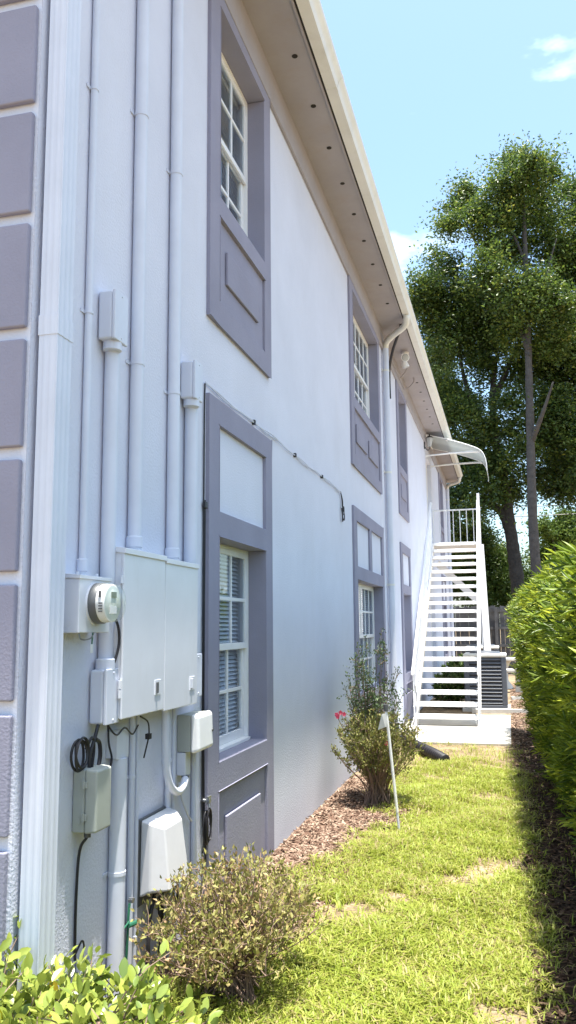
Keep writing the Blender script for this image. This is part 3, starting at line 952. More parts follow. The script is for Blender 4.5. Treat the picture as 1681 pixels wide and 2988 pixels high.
MB().box(0.150, 0.160, mc[1] - 0.0795, mc[1] - 0.0755, 1.725, 1.75).build('port', M['darkgrey'], mcup)
MB().lathe(mc, (1, 0, 0), [(0.0745, 0.0762), (0.0745, 0.092), (0.070, 0.101), (0.055, 0.106), (0.02, 0.109)], 32).build('glass_cover', M['meterglass'], mt, smooth=True)
ltag = MB().tube(bez([(0.085, 2.965, 1.585), (0.09, 2.975, 1.56), (0.1, 3.03, 1.562), (0.1, 3.06, 1.585)], 6), 0.003, 6)
ltag.build('seal_wire', M['steelclamp'], mt, smooth=True)
MB().box(0.098, 0.102, 3.035, 3.055, 1.505, 1.54).build('seal_tag', M['silver'], mt, bevel=0.002)
MB().tube([(0.1, 3.045, 1.54), (0.1, 3.05, 1.585)], 0.003, 6).build('tag_wire', M['greenwire'], mt)
cb = MB().tube(bez([(0.09, 3.255, 1.66), (0.095, 3.29, 1.60), (0.095, 3.295, 1.53), (0.085, 3.275, 1.46), (0.075, 3.25, 1.432)], 8), 0.006, 8)
tag(cb.build('black_cable', M['black'], smooth=True), 'short black cable curving down beside the meter to a pull box', 'cable')

# small steel box, grey-green box
sb = thing('junction_box', (0.03, 3.43, 1.04), 'small painted steel junction box under the left cabinet', 'box')
MB().box(0.001, 0.05, 3.38, 3.49, 1.042, 1.155).build('body', M['box'], sb, bevel=0.003)
MB().box(0.0505, 0.056, 3.376, 3.494, 1.038, 1.159).build('cover', M['box'], sb, bevel=0.003)
vpipe('drain_conduit', 3.41, 0.05, 0.036, 0.0, 1.038, 'fat painted conduit running down below the junction box', straps=(0.55,))
gb = thing('terminal_box', (0.05, 3.16, 0.80), 'grey green plastic terminal box with two latches and a coiled cable', 'box')
MB().box(0.001, 0.055, 3.098, 3.235, 0.797, 1.043).build('base', M['greenbox'], gb, bevel=0.008, seg=3)
gl_ = MB().hexa([(0.0555, 3.096, 0.795), (0.108, 3.102, 0.80), (0.108, 3.23, 0.80), (0.0555, 3.237, 0.795), (0.0555, 3.096, 1.046), (0.108, 3.102, 1.04), (0.108, 3.23, 1.04), (0.0555, 3.237, 1.046)]).build('lid', M['greenbox'], gb, bevel=0.010, seg=3)
for z in (0.985, 0.86):
    MB().box(0.045, 0.07, 3.088, 3.096, z - 0.012, z + 0.012).box(0.052, 0.062, 3.082, 3.088, z - 0.018, z + 0.018).build('latch', M['greenbox'], gl_, bevel=0.002)
MB().lathe((0.03, 3.0975, 0.845), (0, -1, 0), [(0.014, 0), (0.014, 0.002)], 16).build('knockout', M['greenbox'], gb)
MB().tube([(0.05, 3.14, 0.775), (0.05, 3.14, 0.797)], 0.014, 10).build('gland', M['darkgrey'], gb, smooth=True)

def coil(c, ry, rz, turns, r, wob, n=26, x=0.03):
    pts = []
    for k in range(int(turns * n) + 1):
        a = 2 * math.pi * k / n
        w = 1 + wob * math.sin(a * 0.37 + 1.0)
        pts.append((x + 0.012 * math.sin(a * 0.7), c[0] + ry * w * math.cos(a), c[1] + rz * w * math.sin(a)))
    return MB().tube(pts, r, 7)
cc = coil((3.075, 1.105), 0.048, 0.058, 3.2, 0.0055, 0.12, x=0.045)
cc.tube(bez([(0.045, 3.12, 1.12), (0.05, 3.16, 1.16), (0.05, 3.18, 1.12), (0.05, 3.165, 1.04)], 8), 0.006, 7)
cc.tube(bez([(0.05, 3.21, 1.205), (0.05, 3.18, 1.15), (0.045, 3.155, 1.09), (0.045, 3.15, 1.03)], 8), 0.008, 7)
cc.tube(bez([(0.05, 3.19, 1.15), (0.05, 3.225, 1.13), (0.05, 3.235, 1.08), (0.05, 3.22, 1.03)], 8), 0.009, 7)
tag(cc.build('coiled_cable', M['black'], smooth=True), 'dark coiled telephone cable looped above the grey green box', 'cable')
cb = MB().tube(bez([(0.05, 3.14, 0.777), (0.02, 3.135, 0.72), (0.010, 3.135, 0.55), (0.010, 3.135, 0.36), (0.012, 3.135, 0.31)], 6), 0.006, 7)
cb.tube(bez([(0.012, 3.135, 0.33), (0.02, 3.17, 0.37), (0.02, 3.19, 0.34), (0.015, 3.17, 0.28), (0.012, 3.11, 0.22), (0.012, 3.05, 0.17)], 6), 0.004, 6)
tag(cb.build('black_cable', M['black'], smooth=True), 'black cable dropping from the grey green box to the ground', 'cable')
vpipe('thin_conduit', 3.15, 0.022, 0.013, 0.0, 0.30, 'short low conduit stub by the wall under the grey green box')
vpipe('thin_conduit', 3.585, 0.03, 0.0145, 0.0, 1.21, 'slim painted conduit below the left cabinet, left of the large grey box', straps=(0.92,))
vpipe('thin_conduit', 3.655, 0.024, 0.0095, 0.0, 1.21, 'slimmest painted conduit, second below the left cabinet', straps=(0.2,))
gc = MB().lathe((0.05, 3.56, 0.40), (0, 0, 1), [(0.012, 0), (0.012, 0.02)], 10).box(0.04, 0.06, 3.545, 3.575, 0.405, 0.415)
tag(gc.build('ground_clamp', M['steelclamp']), 'small metal earthing clamp on the slim conduit', 'clamp')
gw = MB().tube(bez([(0.048, 3.545, 0.40), (0.05, 3.53, 0.33), (0.05, 3.52, 0.2), (0.04, 3.515, 0.02)], 8), 0.006, 6).tube([(0.05, 3.47, 0.31), (0.055, 3.53, 0.33)], 0.004, 6).tube([(0.055, 3.52, 0.315), (0.06, 3.60, 0.305)], 0.011, 8)
tag(gw.build('green_wire', M['greenwire'], smooth=True), 'green earth wire hanging from the metal clamp', 'wire')
tw = MB().tube(bez([(0.06, 3.60, 1.20), (0.07, 3.66, 1.17), (0.06, 3.70, 1.12), (0.055, 3.70, 1.08), (0.04, 3.69, 1.0)], 8), 0.004, 6).box(0.045, 0.065, 3.69, 3.72, 1.085, 1.11)
tag(tw.build('loose_wire', M['black'], smooth=True), 'loose black wire with a small plug under the left cabinet', 'wire')

lw = MB().tube(bez([(0.06, 3.27, 1.20), (0.075, 3.33, 1.15), (0.07, 3.42, 1.17), (0.06, 3.52, 1.13), (0.05, 3.60, 1.16)], 8), 0.004, 6)
lw.tube(bez([(0.05, 3.30, 1.20), (0.06, 3.29, 1.12), (0.07, 3.30, 1.05), (0.06, 3.27, 0.98)], 8), 0.005, 6)
tag(lw.build('loose_wire', M['black'], smooth=True), 'loose dark wires straggling under the pull box by the junction box', 'wire')
lw = MB().tube(bez([(0.012, 3.02, 0.20), (0.03, 3.05, 0.26), (0.05, 3.10, 0.24), (0.05, 3.16, 0.30), (0.04, 3.22, 0.31)], 8), 0.0045, 6)
lw.tube(bez([(0.02, 3.07, 0.18), (0.05, 3.12, 0.28), (0.03, 3.18, 0.22)], 8), 0.004, 6)
tag(lw.build('loose_wire', M['steelclamp'], smooth=True), 'tangle of pale wire ends low on the wall above the broadleaf shrub', 'wire')
lw = MB().tube(bez([(0.02, 4.18, 0.80), (0.016, 4.22, 0.72), (0.02, 4.30, 0.62), (0.02, 4.36, 0.57)], 8), 0.006, 6)
tag(lw.build('pale_cable', M['pipe'], smooth=True), 'thin pale cable slanting between the U bend and the thin conduit', 'cable')

# conduits under the right cabinet, U bend, white round-cornered box
vpipe('thin_conduit', 4.0, 0.031, 0.0165, 0.0, 1.20, 'painted conduit behind the flexible U bend under the right cabinet', straps=(0.93,))
vpipe('thin_conduit', 4.08, 0.026, 0.0105, 0.0, 1.20, 'thin painted conduit just right of the U bend conduit', straps=(0.96,))
vpipe('thin_conduit', 4.365, 0.027, 0.0125, 0.0, 0.96, 'thin painted conduit below the white rounded box')
ub = MB().tube(bez([(0.06, 3.90, 1.205), (0.06, 3.895, 1.08), (0.062, 3.905, 0.93), (0.066, 3.945, 0.835), (0.068, 4.03, 0.785), (0.062, 4.12, 0.79), (0.05, 4.19, 0.82)], 8), 0.019, 12)
tag(ub.build('flexible_conduit', M['pipe'], smooth=True), 'grey flexible conduit bent in a U under the right cabinet', 'conduit')
ntb = thing('network_box', (0.05, 4.3, 0.83), 'white plastic box with rounded cover beside the lower window', 'box')
MB().box(0.001, 0.078, 4.188, 4.43, 0.955, 1.145).build('base', M['greenbox'], ntb, bevel=0.004)
nv = MB().hexa([(0.0785, 4.18, 0.945), (0.128, 4.192, 0.958), (0.118, 4.436, 0.958), (0.0785, 4.448, 0.945), (0.0785, 4.18, 1.152), (0.122, 4.192, 1.143), (0.112, 4.436, 1.143), (0.0785, 4.448, 1.152)]).build('cover', M['white'], ntb, bevel=0.022, seg=4)
MB().lathe((0.116, 4.415, 1.045), (1, 0, 0), [(0.009, 0), (0.009, 0.006)], 14).build('lock', M['darkgrey'], nv)
MB().box(0.001, 0.05, 4.188, 4.262, 0.835, 0.952).build('cable_box', M['box'], ntb, bevel=0.004)
MB().lathe((0.045, 4.2, 0.815), (0, 0, 1), [(0.018, 0), (0.022, 0.02)], 12).build('gland', M['darkgrey'], ntb)

# large pale plastic box low on the wall
bb = thing('cable_cabinet', (0.08, 3.88, 0.36), 'large pale plastic cable cover with sloping hood low on the wall', 'box')
MB().box(0.001, 0.018, 3.70, 4.06, 0.33, 0.716).build('back_plate', M['darkgrey'], bb, bevel=0.004)
bv = [
    (0.018, 3.705, 0.37), (0.075, 3.70, 0.40), (0.152, 3.755, 0.395), (0.152, 4.00, 0.395), (0.075, 4.055, 0.40), (0.018, 4.05, 0.37),
    (0.018, 3.715, 0.712), (0.070, 3.712, 0.700), (0.120, 3.762, 0.672), (0.120, 3.975, 0.672), (0.070, 4.03, 0.700), (0.018, 4.03, 0.712)]
bf = [(0, 1, 7, 6), (1, 2, 8, 7), (2, 3, 9, 8), (3, 4, 10, 9), (4, 5, 11, 10), (0, 5, 4, 3, 2, 1), (6, 7, 8, 9, 10, 11), (0, 6, 11, 5)]
MB().add(bv, bf).build('cover', M['plastic'], bb, bevel=0.010, seg=3)
cc = MB().tube(bez([(0.06, 3.80, 0.385), (0.06, 3.74, 0.28), (0.07, 3.70, 0.16), (0.06, 3.73, 0.05), (0.07, 3.79, 0.02), (0.08, 3.82, 0.14), (0.07, 3.82, 0.38)], 8), 0.010, 7)
cc.tube(bez([(0.07, 3.84, 0.385), (0.07, 3.85, 0.2), (0.07, 3.85, -0.01)], 8), 0.012, 7)
cc.tube(bez([(0.08, 3.90, 0.385), (0.09, 3.98, 0.36), (0.09, 4.0, 0.28), (0.09, 3.93, 0.2), (0.07, 3.86, 0.18)], 8), 0.009, 7)
tag(cc.build('cable_bundle', M['black'], smooth=True), 'dark bundle of cables hanging under the large plastic cover', 'cable')
vpipe('drain_conduit', 3.95, 0.075, 0.020, 0.0, 0.39, 'short conduit leg rising into the large plastic cover')

# black cables by the window surround and the strung pair along the wall
cb = MB()
cb.tube(bez([(0.012, 4.55, 3.06), (0.010, 4.548, 2.9), (0.010, 4.545, 2.3), (0.010, 4.543, 1.6), (0.012, 4.54, 0.95), (0.012, 4.543, 0.6), (0.02, 4.55, 0.42), (0.02, 4.53, 0.36)], 6), 0.0055, 6)
cb.tube(bez([(0.012, 4.562, 2.35), (0.010, 4.56, 1.6), (0.012, 4.558, 0.95), (0.014, 4.565, 0.62), (0.02, 4.572, 0.42), (0.018, 4.58, 0.30)], 6), 0.0055, 6)
tag(cb.build('black_cable', M['black'], smooth=True), 'pair of black cables running down the edge of the near window surround', 'cable')
cb = coil((4.555, 0.50), 0.034, 0.085, 3.3, 0.005, 0.15, x=0.04)
tag(cb.build('coiled_cable', M['black'], smooth=True), 'tall loop of spare black cable beside the near window surround', 'cable')
fa = MB().lathe((0.001, 4.55, 0.64), (1, 0, 0), [(0.012, 0), (0.009, 0.03), (0.016, 0.04), (0.016, 0.055)], 10).box(0.045, 0.055, 4.525, 4.575, 0.655, 0.665).tube([(0.045, 4.55, 0.64), (0.055, 4.55, 0.605)], 0.009, 8)
tag(fa.build('garden_tap', M['steelclamp'], smooth=True), 'small metal garden tap on the wall by the cable loop', 'tap')
cb = MB()
for (dz, ph) in ((0.0, 0.0), (0.012, 1.3)):
    pts = []
    for k in range(41):
        y = 4.55 + (8.75 - 4.55) * k / 40
        x = 0.014
        pts.append((x, y, 3.06 + dz * math.cos(k * 0.35 + ph) + 0.006 * math.sin(k * 0.9 + ph)))
    cb.tube(pts, 0.0042, 6)
tag(cb.build('pale_cable', M['pipe'], smooth=True), 'thin pale cable strung along the wall above the near window surround', 'cable')
for k, y in enumerate((5.55, 6.75, 7.82)):
    c = MB().box(0.001, 0.024, y - 0.015, y + 0.015, 3.045, 3.078)
    tag(c.build('cable_clip', M['black'], bevel=0.003), ('cable clip over the near window surround', 'cable clip on the plain wall right of the near surround', 'cable clip nearest the hanging cable loop')[k], 'clip', 'clips along the strung cable')
cb = MB().tube(bez([(0.014, 8.75, 3.06), (0.018, 8.80, 2.98), (0.02, 8.81, 2.90)], 6), 0.006, 6)
cb.tube(bez([(0.014, 8.76, 3.05), (0.02, 8.83, 2.97), (0.02, 8.83, 2.88)], 6), 0.006, 6)
lp = coil((8.83, 2.82), 0.055, 0.075, 2.2, 0.006, 0.12, x=0.02)
o = len(cb.v)
cb.v += lp.v
cb.f += [[i + o for i in f] for f in lp.f]
tag(cb.build('cable_loop', M['black'], smooth=True), 'black cable loop hanging on the plain wall between the bays', 'cable')
kn = MB().box(0.008, 0.026, 4.530, 4.572, 2.30, 2.34)
tag(kn.build('cable_tie', M['black'], bevel=0.004), 'black tie on the vertical cable beside the near surround', 'clip')

# ------------------------------------------------------------------ ground items
# corrugated drain pipe from the second downspout
path = bez([(0.06, 12.30, 0.16), (0.10, 12.15, 0.085), (0.22, 11.75, 0.07), (0.42, 11.25, 0.075), (0.62, 10.8, 0.07), (0.80, 10.45, 0.055), (0.93, 10.22, 0.03)], 24)
rr = [0.062 + (0.006 if (i // 2) % 2 else -0.004) for i in range(len(path))]
tag(MB().tube(path, rr, 16).build('drain_pipe', M['black'], smooth='full'), 'black corrugated drain pipe snaking onto the lawn', 'pipe')
sp = thing('marker_stake', (0.81, 6.82, 0), 'pale plastic stake leaning beside the flowering azalea', 'stake')
MB().tube([(0.815, 6.82, -0.02), (0.80, 6.82, 0.16)], 0.010, 10).build('lower_rod', M['wall'], sp, smooth=True)
MB().tube([(0.802, 6.82, 0.14), (0.733, 6.82, 0.93)], 0.0115, 12).build('rod', M['stair'], sp, smooth=True)
MB().tube([(0.7335, 6.82, 0.92), (0.729, 6.82, 0.975)], 0.018, 12).build('cap', M['darkgrey'], sp, smooth=True)
MB().hexa([(0.725, 6.80, 0.80), (0.735, 6.80, 0.80), (0.735, 6.83, 0.80), (0.66, 6.83, 0.77), (0.70, 6.80, 0.90), (0.738, 6.80, 0.905), (0.738, 6.83, 0.905), (0.70, 6.83, 0.89)]).build('flag', M['stair'], sp)
tag(MB().tube([(0.447, 11.80, -0.02), (0.438, 11.78, 0.74)], 0.008, 8).tube([(0.438, 11.78, 0.73), (0.437, 11.78, 0.79)], 0.012, 8).build('marker_stake', M['stair'], smooth=True), 'thin pale stake standing before the foot of the stairs', 'stake')

def edging(y0, x0, x1, dy, label):
    m = MB()
    m.beam((x0, y0, 0.02), (x1, y0 + dy, 0.025), 0.05, 0.09)
    tag(m.build('bed_edging', M['concrete'], bevel=0.01), label, 'edging', 'pale garden edging strips')
edging(16.1, 1.0, 2.05, 0.12, 'pale edging strip in front of the near condenser')
edging(19.0, 1.72, 2.15, 0.35, 'pale edging strip in the mulch beyond the near condenser')

# air conditioning condensers
def condenser(x0, y0, w, d, h, label):
    t = thing('condenser', (x0 + w / 2, y0 + d / 2, 0), label, 'condenser', 'air conditioning condensers')
    x1, y1 = x0 + w, y0 + d
    MB().box(x0 - 0.05, x1 + 0.05, y0 - 0.05, y1 + 0.05, -0.02, 0.05).build('pad', M['concrete'], t, bevel=0.006)
    MB().box(x0 + 0.03, x1 - 0.03, y0 + 0.03, y1 - 0.03, 0.06, h - 0.05).build('coil', M['black'], t)
    MB().box(x0, x1, y0, y1, 0.05, 0.11).build('base', M['ac'], t, bevel=0.01)
    top = MB().box(x0 - 0.012, x1 + 0.012, y0 - 0.012, y1 + 0.012, h - 0.07, h).build('top_cap', M['actop'], t, bevel=0.03, seg=4)
    MB().lathe((x0 + w / 2, y0 + d / 2, h + 0.001), (0, 0, 1), [(0.30, 0), (0.28, 0.03), (0.05, 0.045)], 28).build('fan_grille', M['ac'], top, smooth=True)
    c = 0.10
    for (cx, cy) in ((x0, y0), (x1 - c, y0), (x0, y1 - c), (x1 - c, y1 - c)):
        MB().box(cx, cx + c, cy, cy + c, 0.11, h - 0.07).build('corner_post', M['ac'], t, bevel=0.02, seg=3)
    n = 13
    for k in range(n):
        z = 0.15 + (h - 0.26) * k / (n - 1)
        MB().hexa([(x0 + c, y0 + 0.002, z - 0.014), (x1 - c, y0 + 0.002, z - 0.014), (x1 - c, y0 + 0.03, z + 0.016), (x0 + c, y0 + 0.03, z + 0.016), (x0 + c, y0 + 0.002, z - 0.008), (x1 - c, y0 + 0.002, z - 0.008), (x1 - c, y0 + 0.03, z + 0.022), (x0 + c, y0 + 0.03, z + 0.022)]).build('louvre', M['ac'], t)
        MB().hexa([(x1 - 0.002, y0 + c, z - 0.014), (x1 - 0.002, y1 - c, z - 0.014), (x1 - 0.03, y1 - c, z + 0.016), (x1 - 0.03, y0 + c, z + 0.016), (x1 - 0.002, y0 + c, z - 0.008), (x1 - 0.002, y1 - c, z - 0.008), (x1 - 0.03, y1 - c, z + 0.022), (x1 - 0.03, y0 + c, z + 0.022)]).build('louvre', M['ac'], t)
condenser(0.86, 16.45, 0.79, 0.79, 1.07, 'near dark grey louvred condenser with pale top beside the stairs')
condenser(0.74, 19.9, 0.74, 0.74, 1.13, 'farther condenser half hidden behind the near one')

# concrete table and bench
tb = thing('garden_table', (1.55, 22.4, 0), 'round pale concrete garden table behind the condensers', 'table')
MB().lathe((1.55, 22.4, 0.70), (0, 0, 1), [(0.38, 0), (0.42, 0.02), (0.42, 0.06), (0.40, 0.075)], 32).build('table_top', M['concrete'], tb, smooth=True)
MB().lathe((1.55, 22.4, 0), (0, 0, 1), [(0.24, 0), (0.20, 0.08), (0.12, 0.2), (0.11, 0.5), (0.2, 0.7)], 24).build('pedestal', M['concrete'], tb, smooth=True)
bn = thing('garden_bench', (1.86, 21.2, 0), 'low pale concrete bench in front of the round table', 'bench')
MB().box(1.45, 2.12, 21.0, 21.38, 0.46, 0.55).build('seat', M['concrete'], bn, bevel=0.03, seg=3)
for x in (1.56, 1.90):
    MB().hexa([(x - 0.08, 21.05, 0), (x + 0.08, 21.05, 0), (x + 0.08, 21.33, 0), (x - 0.08, 21.33, 0), (x - 0.06, 21.09, 0.459), (x + 0.06, 21.09, 0.459), (x + 0.06, 21.29, 0.459), (x - 0.06, 21.29, 0.459)]).build('leg', M['concrete'], bn, bevel=0.01)

# board fence
fc = thing('board_fence', (2, 28.0, 0), 'dark weathered board fence across the end of the yard', 'fence')
bmesh_ = [MB().box(-0.068, 0.068, -0.011, 0.011, 0.0, 2.18 + d).mesh('board', Vector((0, 0, 0))) for d in (0.0, 0.02, -0.015, 0.035)]
for me in bmesh_:
    me.materials.append(M['fence'])
x = -4.0
k = 0
while x < 8.0:
    b_o = link('board', bmesh_[k * 7 % 4], None, fc)
    b_o.location = (x - 2, 0.02 + 0.004 * ((k * 5) % 3), 0.03)
    b_o.rotation_euler = (0, math.radians(random.uniform(-0.4, 0.4)), 0)
    x += 0.142
    k += 1
for z in (2.09, 1.52, 0.96):
    MB().box(-4, 8, 27.94, 27.985, z - 0.045, z + 0.045).build('rail', M['fence'], fc)
for x in (-3.2, -0.9, 1.35, 3.7, 6.0):
    MB().box(x - 0.045, x + 0.045, 27.84, 27.935, 0, 2.2).build('post', M['fence'], fc)

# overhead cables
for (z, lab) in ((7.2, 'upper thin overhead cable behind the trees'), (6.75, 'lower thin overhead cable behind the trees')):
    tag(MB().tube([(-30, 40, z + 0.9), (-12, 40, z + 0.2), (3, 40, z - 0.1), (16, 40, z + 0.1), (34, 40, z + 0.8)], 0.02, 5).build('overhead_cable', M['black']), lab, 'cable', 'overhead cables')

# ------------------------------------------------------------------ trees
def crown(name, blobs, material, parent, per_m3=1.0, leaf=(0.08, 0.17), clumps=27, per=62, sig=0.22, tintc=(0.5, 0.25)):
    P, T = [], []
    sub = []
    for (c, r) in blobs:
        for j in range(5):
            dv = unit(rng.normal(size=(1, 3)))[0] * r * rng.uniform(0.35, 0.72)
            sub.append((tuple(np.array(c) + dv), r * rng.uniform(0.40, 0.75)))
        sub.append((c, r * 0.55))
    for (c, r) in sub:
        n = max(4, int(clumps * r ** 1.8))
        d = unit(rng.normal(size=(n, 3)))
        rad = r * rng.uniform(0.25, 1.15, n)[:, None] ** 0.8
        cc_ = np.array(c) + d * rad * np.array([1.0, 1.0, 0.85])
        m = per
        s_ = sig * rng.uniform(0.7, 1.35, n)
        ax = unit(d + rng.normal(size=(n, 3)) * 0.8 + np.array([0, 0, 0.15]))
        pts = cc_[:, None, :] + rng.normal(size=(n, m, 3)) * s_[:, None, None] * np.array([0.75, 0.75, 0.55]) + ax[:, None, :] * (rng.normal(size=(n, m)) * s_[:, None] * 1.7)[:, :, None]
        P.append(pts.reshape(-1, 3))
        t = np.clip(rng.normal(tintc[0], 0.16, n), 0, 1)
        T.append(np.clip(t[:, None] + rng.normal(0, tintc[1] * 0.6, (n, m)), 0, 1).ravel())
    P = np.concatenate(P)
    T = np.concatenate(T)
    n = len(P)
    D = rng.normal(size=(n, 3))
    D[:, 2] = D[:, 2] * 0.6 + 0.1
    L = rng.uniform(leaf[0], leaf[1], n)
    return leaves(name, P, D, L, L * 0.52, material, parent, T, fold=0.15)

# crown positions: horizontal offset and height as seen, each at its own distance
def at(dx, dy, dist):
    """point at a given distance along y for display coordinates of the 1449 x 2576 view used while measuring"""
    r, u, f = cam_axes()
    F = 2414.5 / 1.16
    d = f + r * ((dx - 724.5) / F) - u * ((dy - 1288) / F)
    t = dist / d.y
    p = CAM + d * t
    return (p.x, p.y, p.z)
PXM = 1 / (2414.5 / 1.16)
def blobs(lst, dist, spread=1.6):
    out = []
    for (x, y, r) in lst:
        dd = dist + random.uniform(-spread, spread)
        out.append((at(x, y, dd), r * PXM * dd))
    return out

def limb(mb, pts, r0, r1, n=9):
    P = bez(pts, 8)
    k = len(P)
    mb.tube(P, [(r0 + (r1 - r0) * i / (k - 1)) * (1 + 0.06 * math.sin(i * 2.3)) for i in range(k)], n)

# tall straight tree
tD = 30.0
tB_ = thing('tall_tree', (at(1352, 1440, tD)[0], tD, 0), 'tall straight pale trunked tree with the highest crown', 'tree', 'trees beyond the fence')
bx, by = at(1352, 1440, tD)[0], tD
t0 = MB()
limb(t0, [(bx + 0.02, by, -0.1), (bx, by, 2), at(1340, 1300, tD), at(1332, 1000, tD), at(1326, 780, tD + 0.2), at(1318, 560, tD + 0.5), at(1310, 430, tD + 0.4)], 0.22, 0.05, 12)
t0.build('trunk', M['palebark'], tB_, smooth='full')
t1 = MB()
limb(t1, [at(1338, 1110, tD), at(1365, 1040, tD - 0.5), at(1392, 960, tD - 0.8)], 0.11, 0.03)
limb(t1, [at(1330, 880, tD), at(1290, 780, tD + 0.6), at(1240, 690, tD + 0.6), at(1170, 560, tD)], 0.12, 0.03)
limb(t1, [at(1328, 820, tD + 0.2), at(1370, 700, tD + 0.6), at(1400, 600, tD + 0.6)], 0.09, 0.02)
limb(t1, [at(1322, 660, tD + 0.4), at(1280, 560, tD + 0.5), at(1262, 480, tD + 0.5)], 0.06, 0.02)
t1.build('limbs', M['palebark'], tB_, smooth='full')
crown('crown', blobs([(1312, 455, 62), (1262, 475, 48), (1290, 405, 34), (1330, 405, 34), (1385, 440, 40), (1270, 540, 62), (1360, 530, 75), (1168, 482, 36), (1150, 520, 34), (1135, 565, 28), (1195, 545, 52), (1230, 590, 50), (1300, 620, 85), (1395, 630, 85), (1335, 740, 85), (1240, 680, 58), (1400, 760, 60), (1280, 740, 60), (1390, 850, 60), (1290, 850, 50)], tD + 0.4), M['oak'], tB_, tintc=(0.50, 0.25))

# leaning oak
oD = 32.5
tA = thing('leaning_oak', (at(1300, 1450, oD)[0], oD, 0), 'dark forked oak with a leaning trunk above the staircase', 'tree', 'trees beyond the fence')
ax_ = at(1304, 1450, oD)[0]
t0 = MB()
limb(t0, [(ax_ + 0.12, oD, -0.1), (ax_ + 0.05, oD, 2), at(1296, 1420, oD), at(1284, 1330, oD), at(1268, 1220, oD), at(1248, 1120, oD), at(1240, 1010, oD), at(1245, 900, oD)], 0.31, 0.10, 12)
limb(t0, [at(1285, 1345, oD), at(1262, 1290, oD), at(1225, 1265, oD), at(1180, 1255, oD)], 0.20, 0.08)
t0.build('trunk', M['bark'], tA, smooth='full')
t1 = MB()
limb(t1, [at(1248, 1120, oD), at(1205, 1050, oD), at(1170, 960, oD), at(1150, 850, oD)], 0.16, 0.04)
limb(t1, [at(1240, 1010, oD), at(1275, 930, oD), at(1310, 850, oD)], 0.14, 0.04)
limb(t1, [at(1245, 930, oD), at(1200, 850, oD), at(1130, 760, oD)], 0.12, 0.03)
limb(t1, [at(1240, 1080, oD), at(1180, 1065, oD), at(1140, 1062, oD)], 0.07, 0.03)
t1.build('limbs', M['bark'], tA, smooth='full')
crown('crown', blobs([(1105, 690, 58), (1062, 730, 40), (1160, 750, 78), (1080, 800, 60), (1180, 850, 80), (1110, 900, 70), (1240, 830, 70), (1215, 930, 50), (1130, 985, 58), (1190, 1010, 40), (1225, 1075, 38), (1150, 1110, 48), (1215, 1150, 55), (1280, 1080, 45), (1170, 1190, 50), (1270, 1170, 50), (1240, 1250, 40), (1055, 770, 34), (1300, 940, 55), (1190, 1280, 30), (1100, 980, 60), (1130, 840, 70), (1090, 760, 60), (1200, 780, 70), (1150, 1040, 55), (1290, 1010, 45), (1230, 1200, 50), (1190, 1110, 50), (1160, 1240, 45), (1310, 1130, 45), (1290, 1230, 40), (1120, 1060, 45), (1250, 740, 60)], oD), M['oak'], tA, tintc=(0.42, 0.25))

# broad tree at the right edge
rD = 33.0
tC = thing('broad_tree', (at(1600, 1450, rD)[0], rD, 0), 'broad dark tree at the right edge of the view', 'tree', 'trees beyond the fence')
rx = at(1600, 1450, rD)[0]
t0 = MB()
limb(t0, [(rx, rD, -0.1), (rx, rD, 3), (rx - 0.2, rD, 7), (rx - 0.1, rD, 13), (rx + 0.2, rD, 17)], 0.45, 0.1, 12)
limb(t0, [(rx - 0.15, rD, 6), at(1500, 1180, rD), at(1440, 1080, rD)], 0.18, 0.05)
limb(t0, [(rx - 0.2, rD, 9), at(1510, 950, rD), at(1430, 830, rD)], 0.18, 0.05)
t0.build('trunk', M['bark'], tC, smooth='full')
crown('crown', blobs([(1440, 470, 42), (1480, 520, 80), (1460, 640, 75), (1530, 600, 120), (1435, 770, 70), (1500, 780, 110), (1420, 890, 62), (1470, 950, 85), (1400, 1000, 40), (1440, 1080, 65), (1395, 1110, 35), (1500, 1120, 90), (1430, 1190, 50), (1480, 1240, 60), (1600, 800, 140), (1620, 1000, 140), (1600, 620, 120), (1395, 780, 55), (1400, 930, 55), (1385, 1060, 45), (1430, 1000, 70), (1410, 1170, 55), (1390, 1230, 40), (1460, 860, 80), (1420, 700, 60), (1350, 900, 60), (1370, 1010, 55), (1355, 1110, 55), (1340, 1200, 45), (1440, 1240, 55), (1380, 820, 55)], rD), M['oak'], tC, tintc=(0.40, 0.25))

# lower trees and bushes behind the fence
def bushy(name, base_d, lst, label, material, trunk, leafsize=(0.10, 0.17), tintc=(0.5, 0.25), clumps=40):
    d = base_d
    b = blobs(lst, d, 1.0)
    cx = sum(p[0][0] for p in b) / len(b)
    t = thing(name, (cx, d, 0), label, 'tree', 'low trees behind the fence')
    m = MB()
    zt = max(p[0][2] for p in b)
    limb(m, [(cx, d, -0.1), (cx + 0.1, d, zt * 0.4), (cx - 0.1, d, zt * 0.85)], trunk, trunk * 0.3)
    for (c, r) in b[:4]:
        limb(m, [(cx + 0.05, d, zt * 0.35), ((cx + c[0]) / 2, (d + c[1]) / 2, (zt * 0.4 + c[2]) / 2), c], trunk * 0.45, trunk * 0.12)
    m.build('trunk', M['bark'], t, smooth='full')
    crown('crown', b, material, t, leaf=leafsize, tintc=tintc, clumps=clumps)
bushy('small_tree', 35, [(1200, 1340, 45), (1165, 1380, 50), (1230, 1400, 42), (1190, 1440, 50), (1255, 1450, 40), (1150, 1460, 50), (1215, 1490, 50)], 'light green small tree seen through the stair landing rails', M['bush'], 0.12, tintc=(0.55, 0.25))
bushy('small_tree', 37, [(1270, 1400, 32), (1290, 1450, 40), (1330, 1480, 45), (1380, 1480, 45), (1260, 1500, 40), (1430, 1500, 50)], 'low bushy tree at the foot of the tall trunk', M['bush'], 0.12, tintc=(0.6, 0.25))
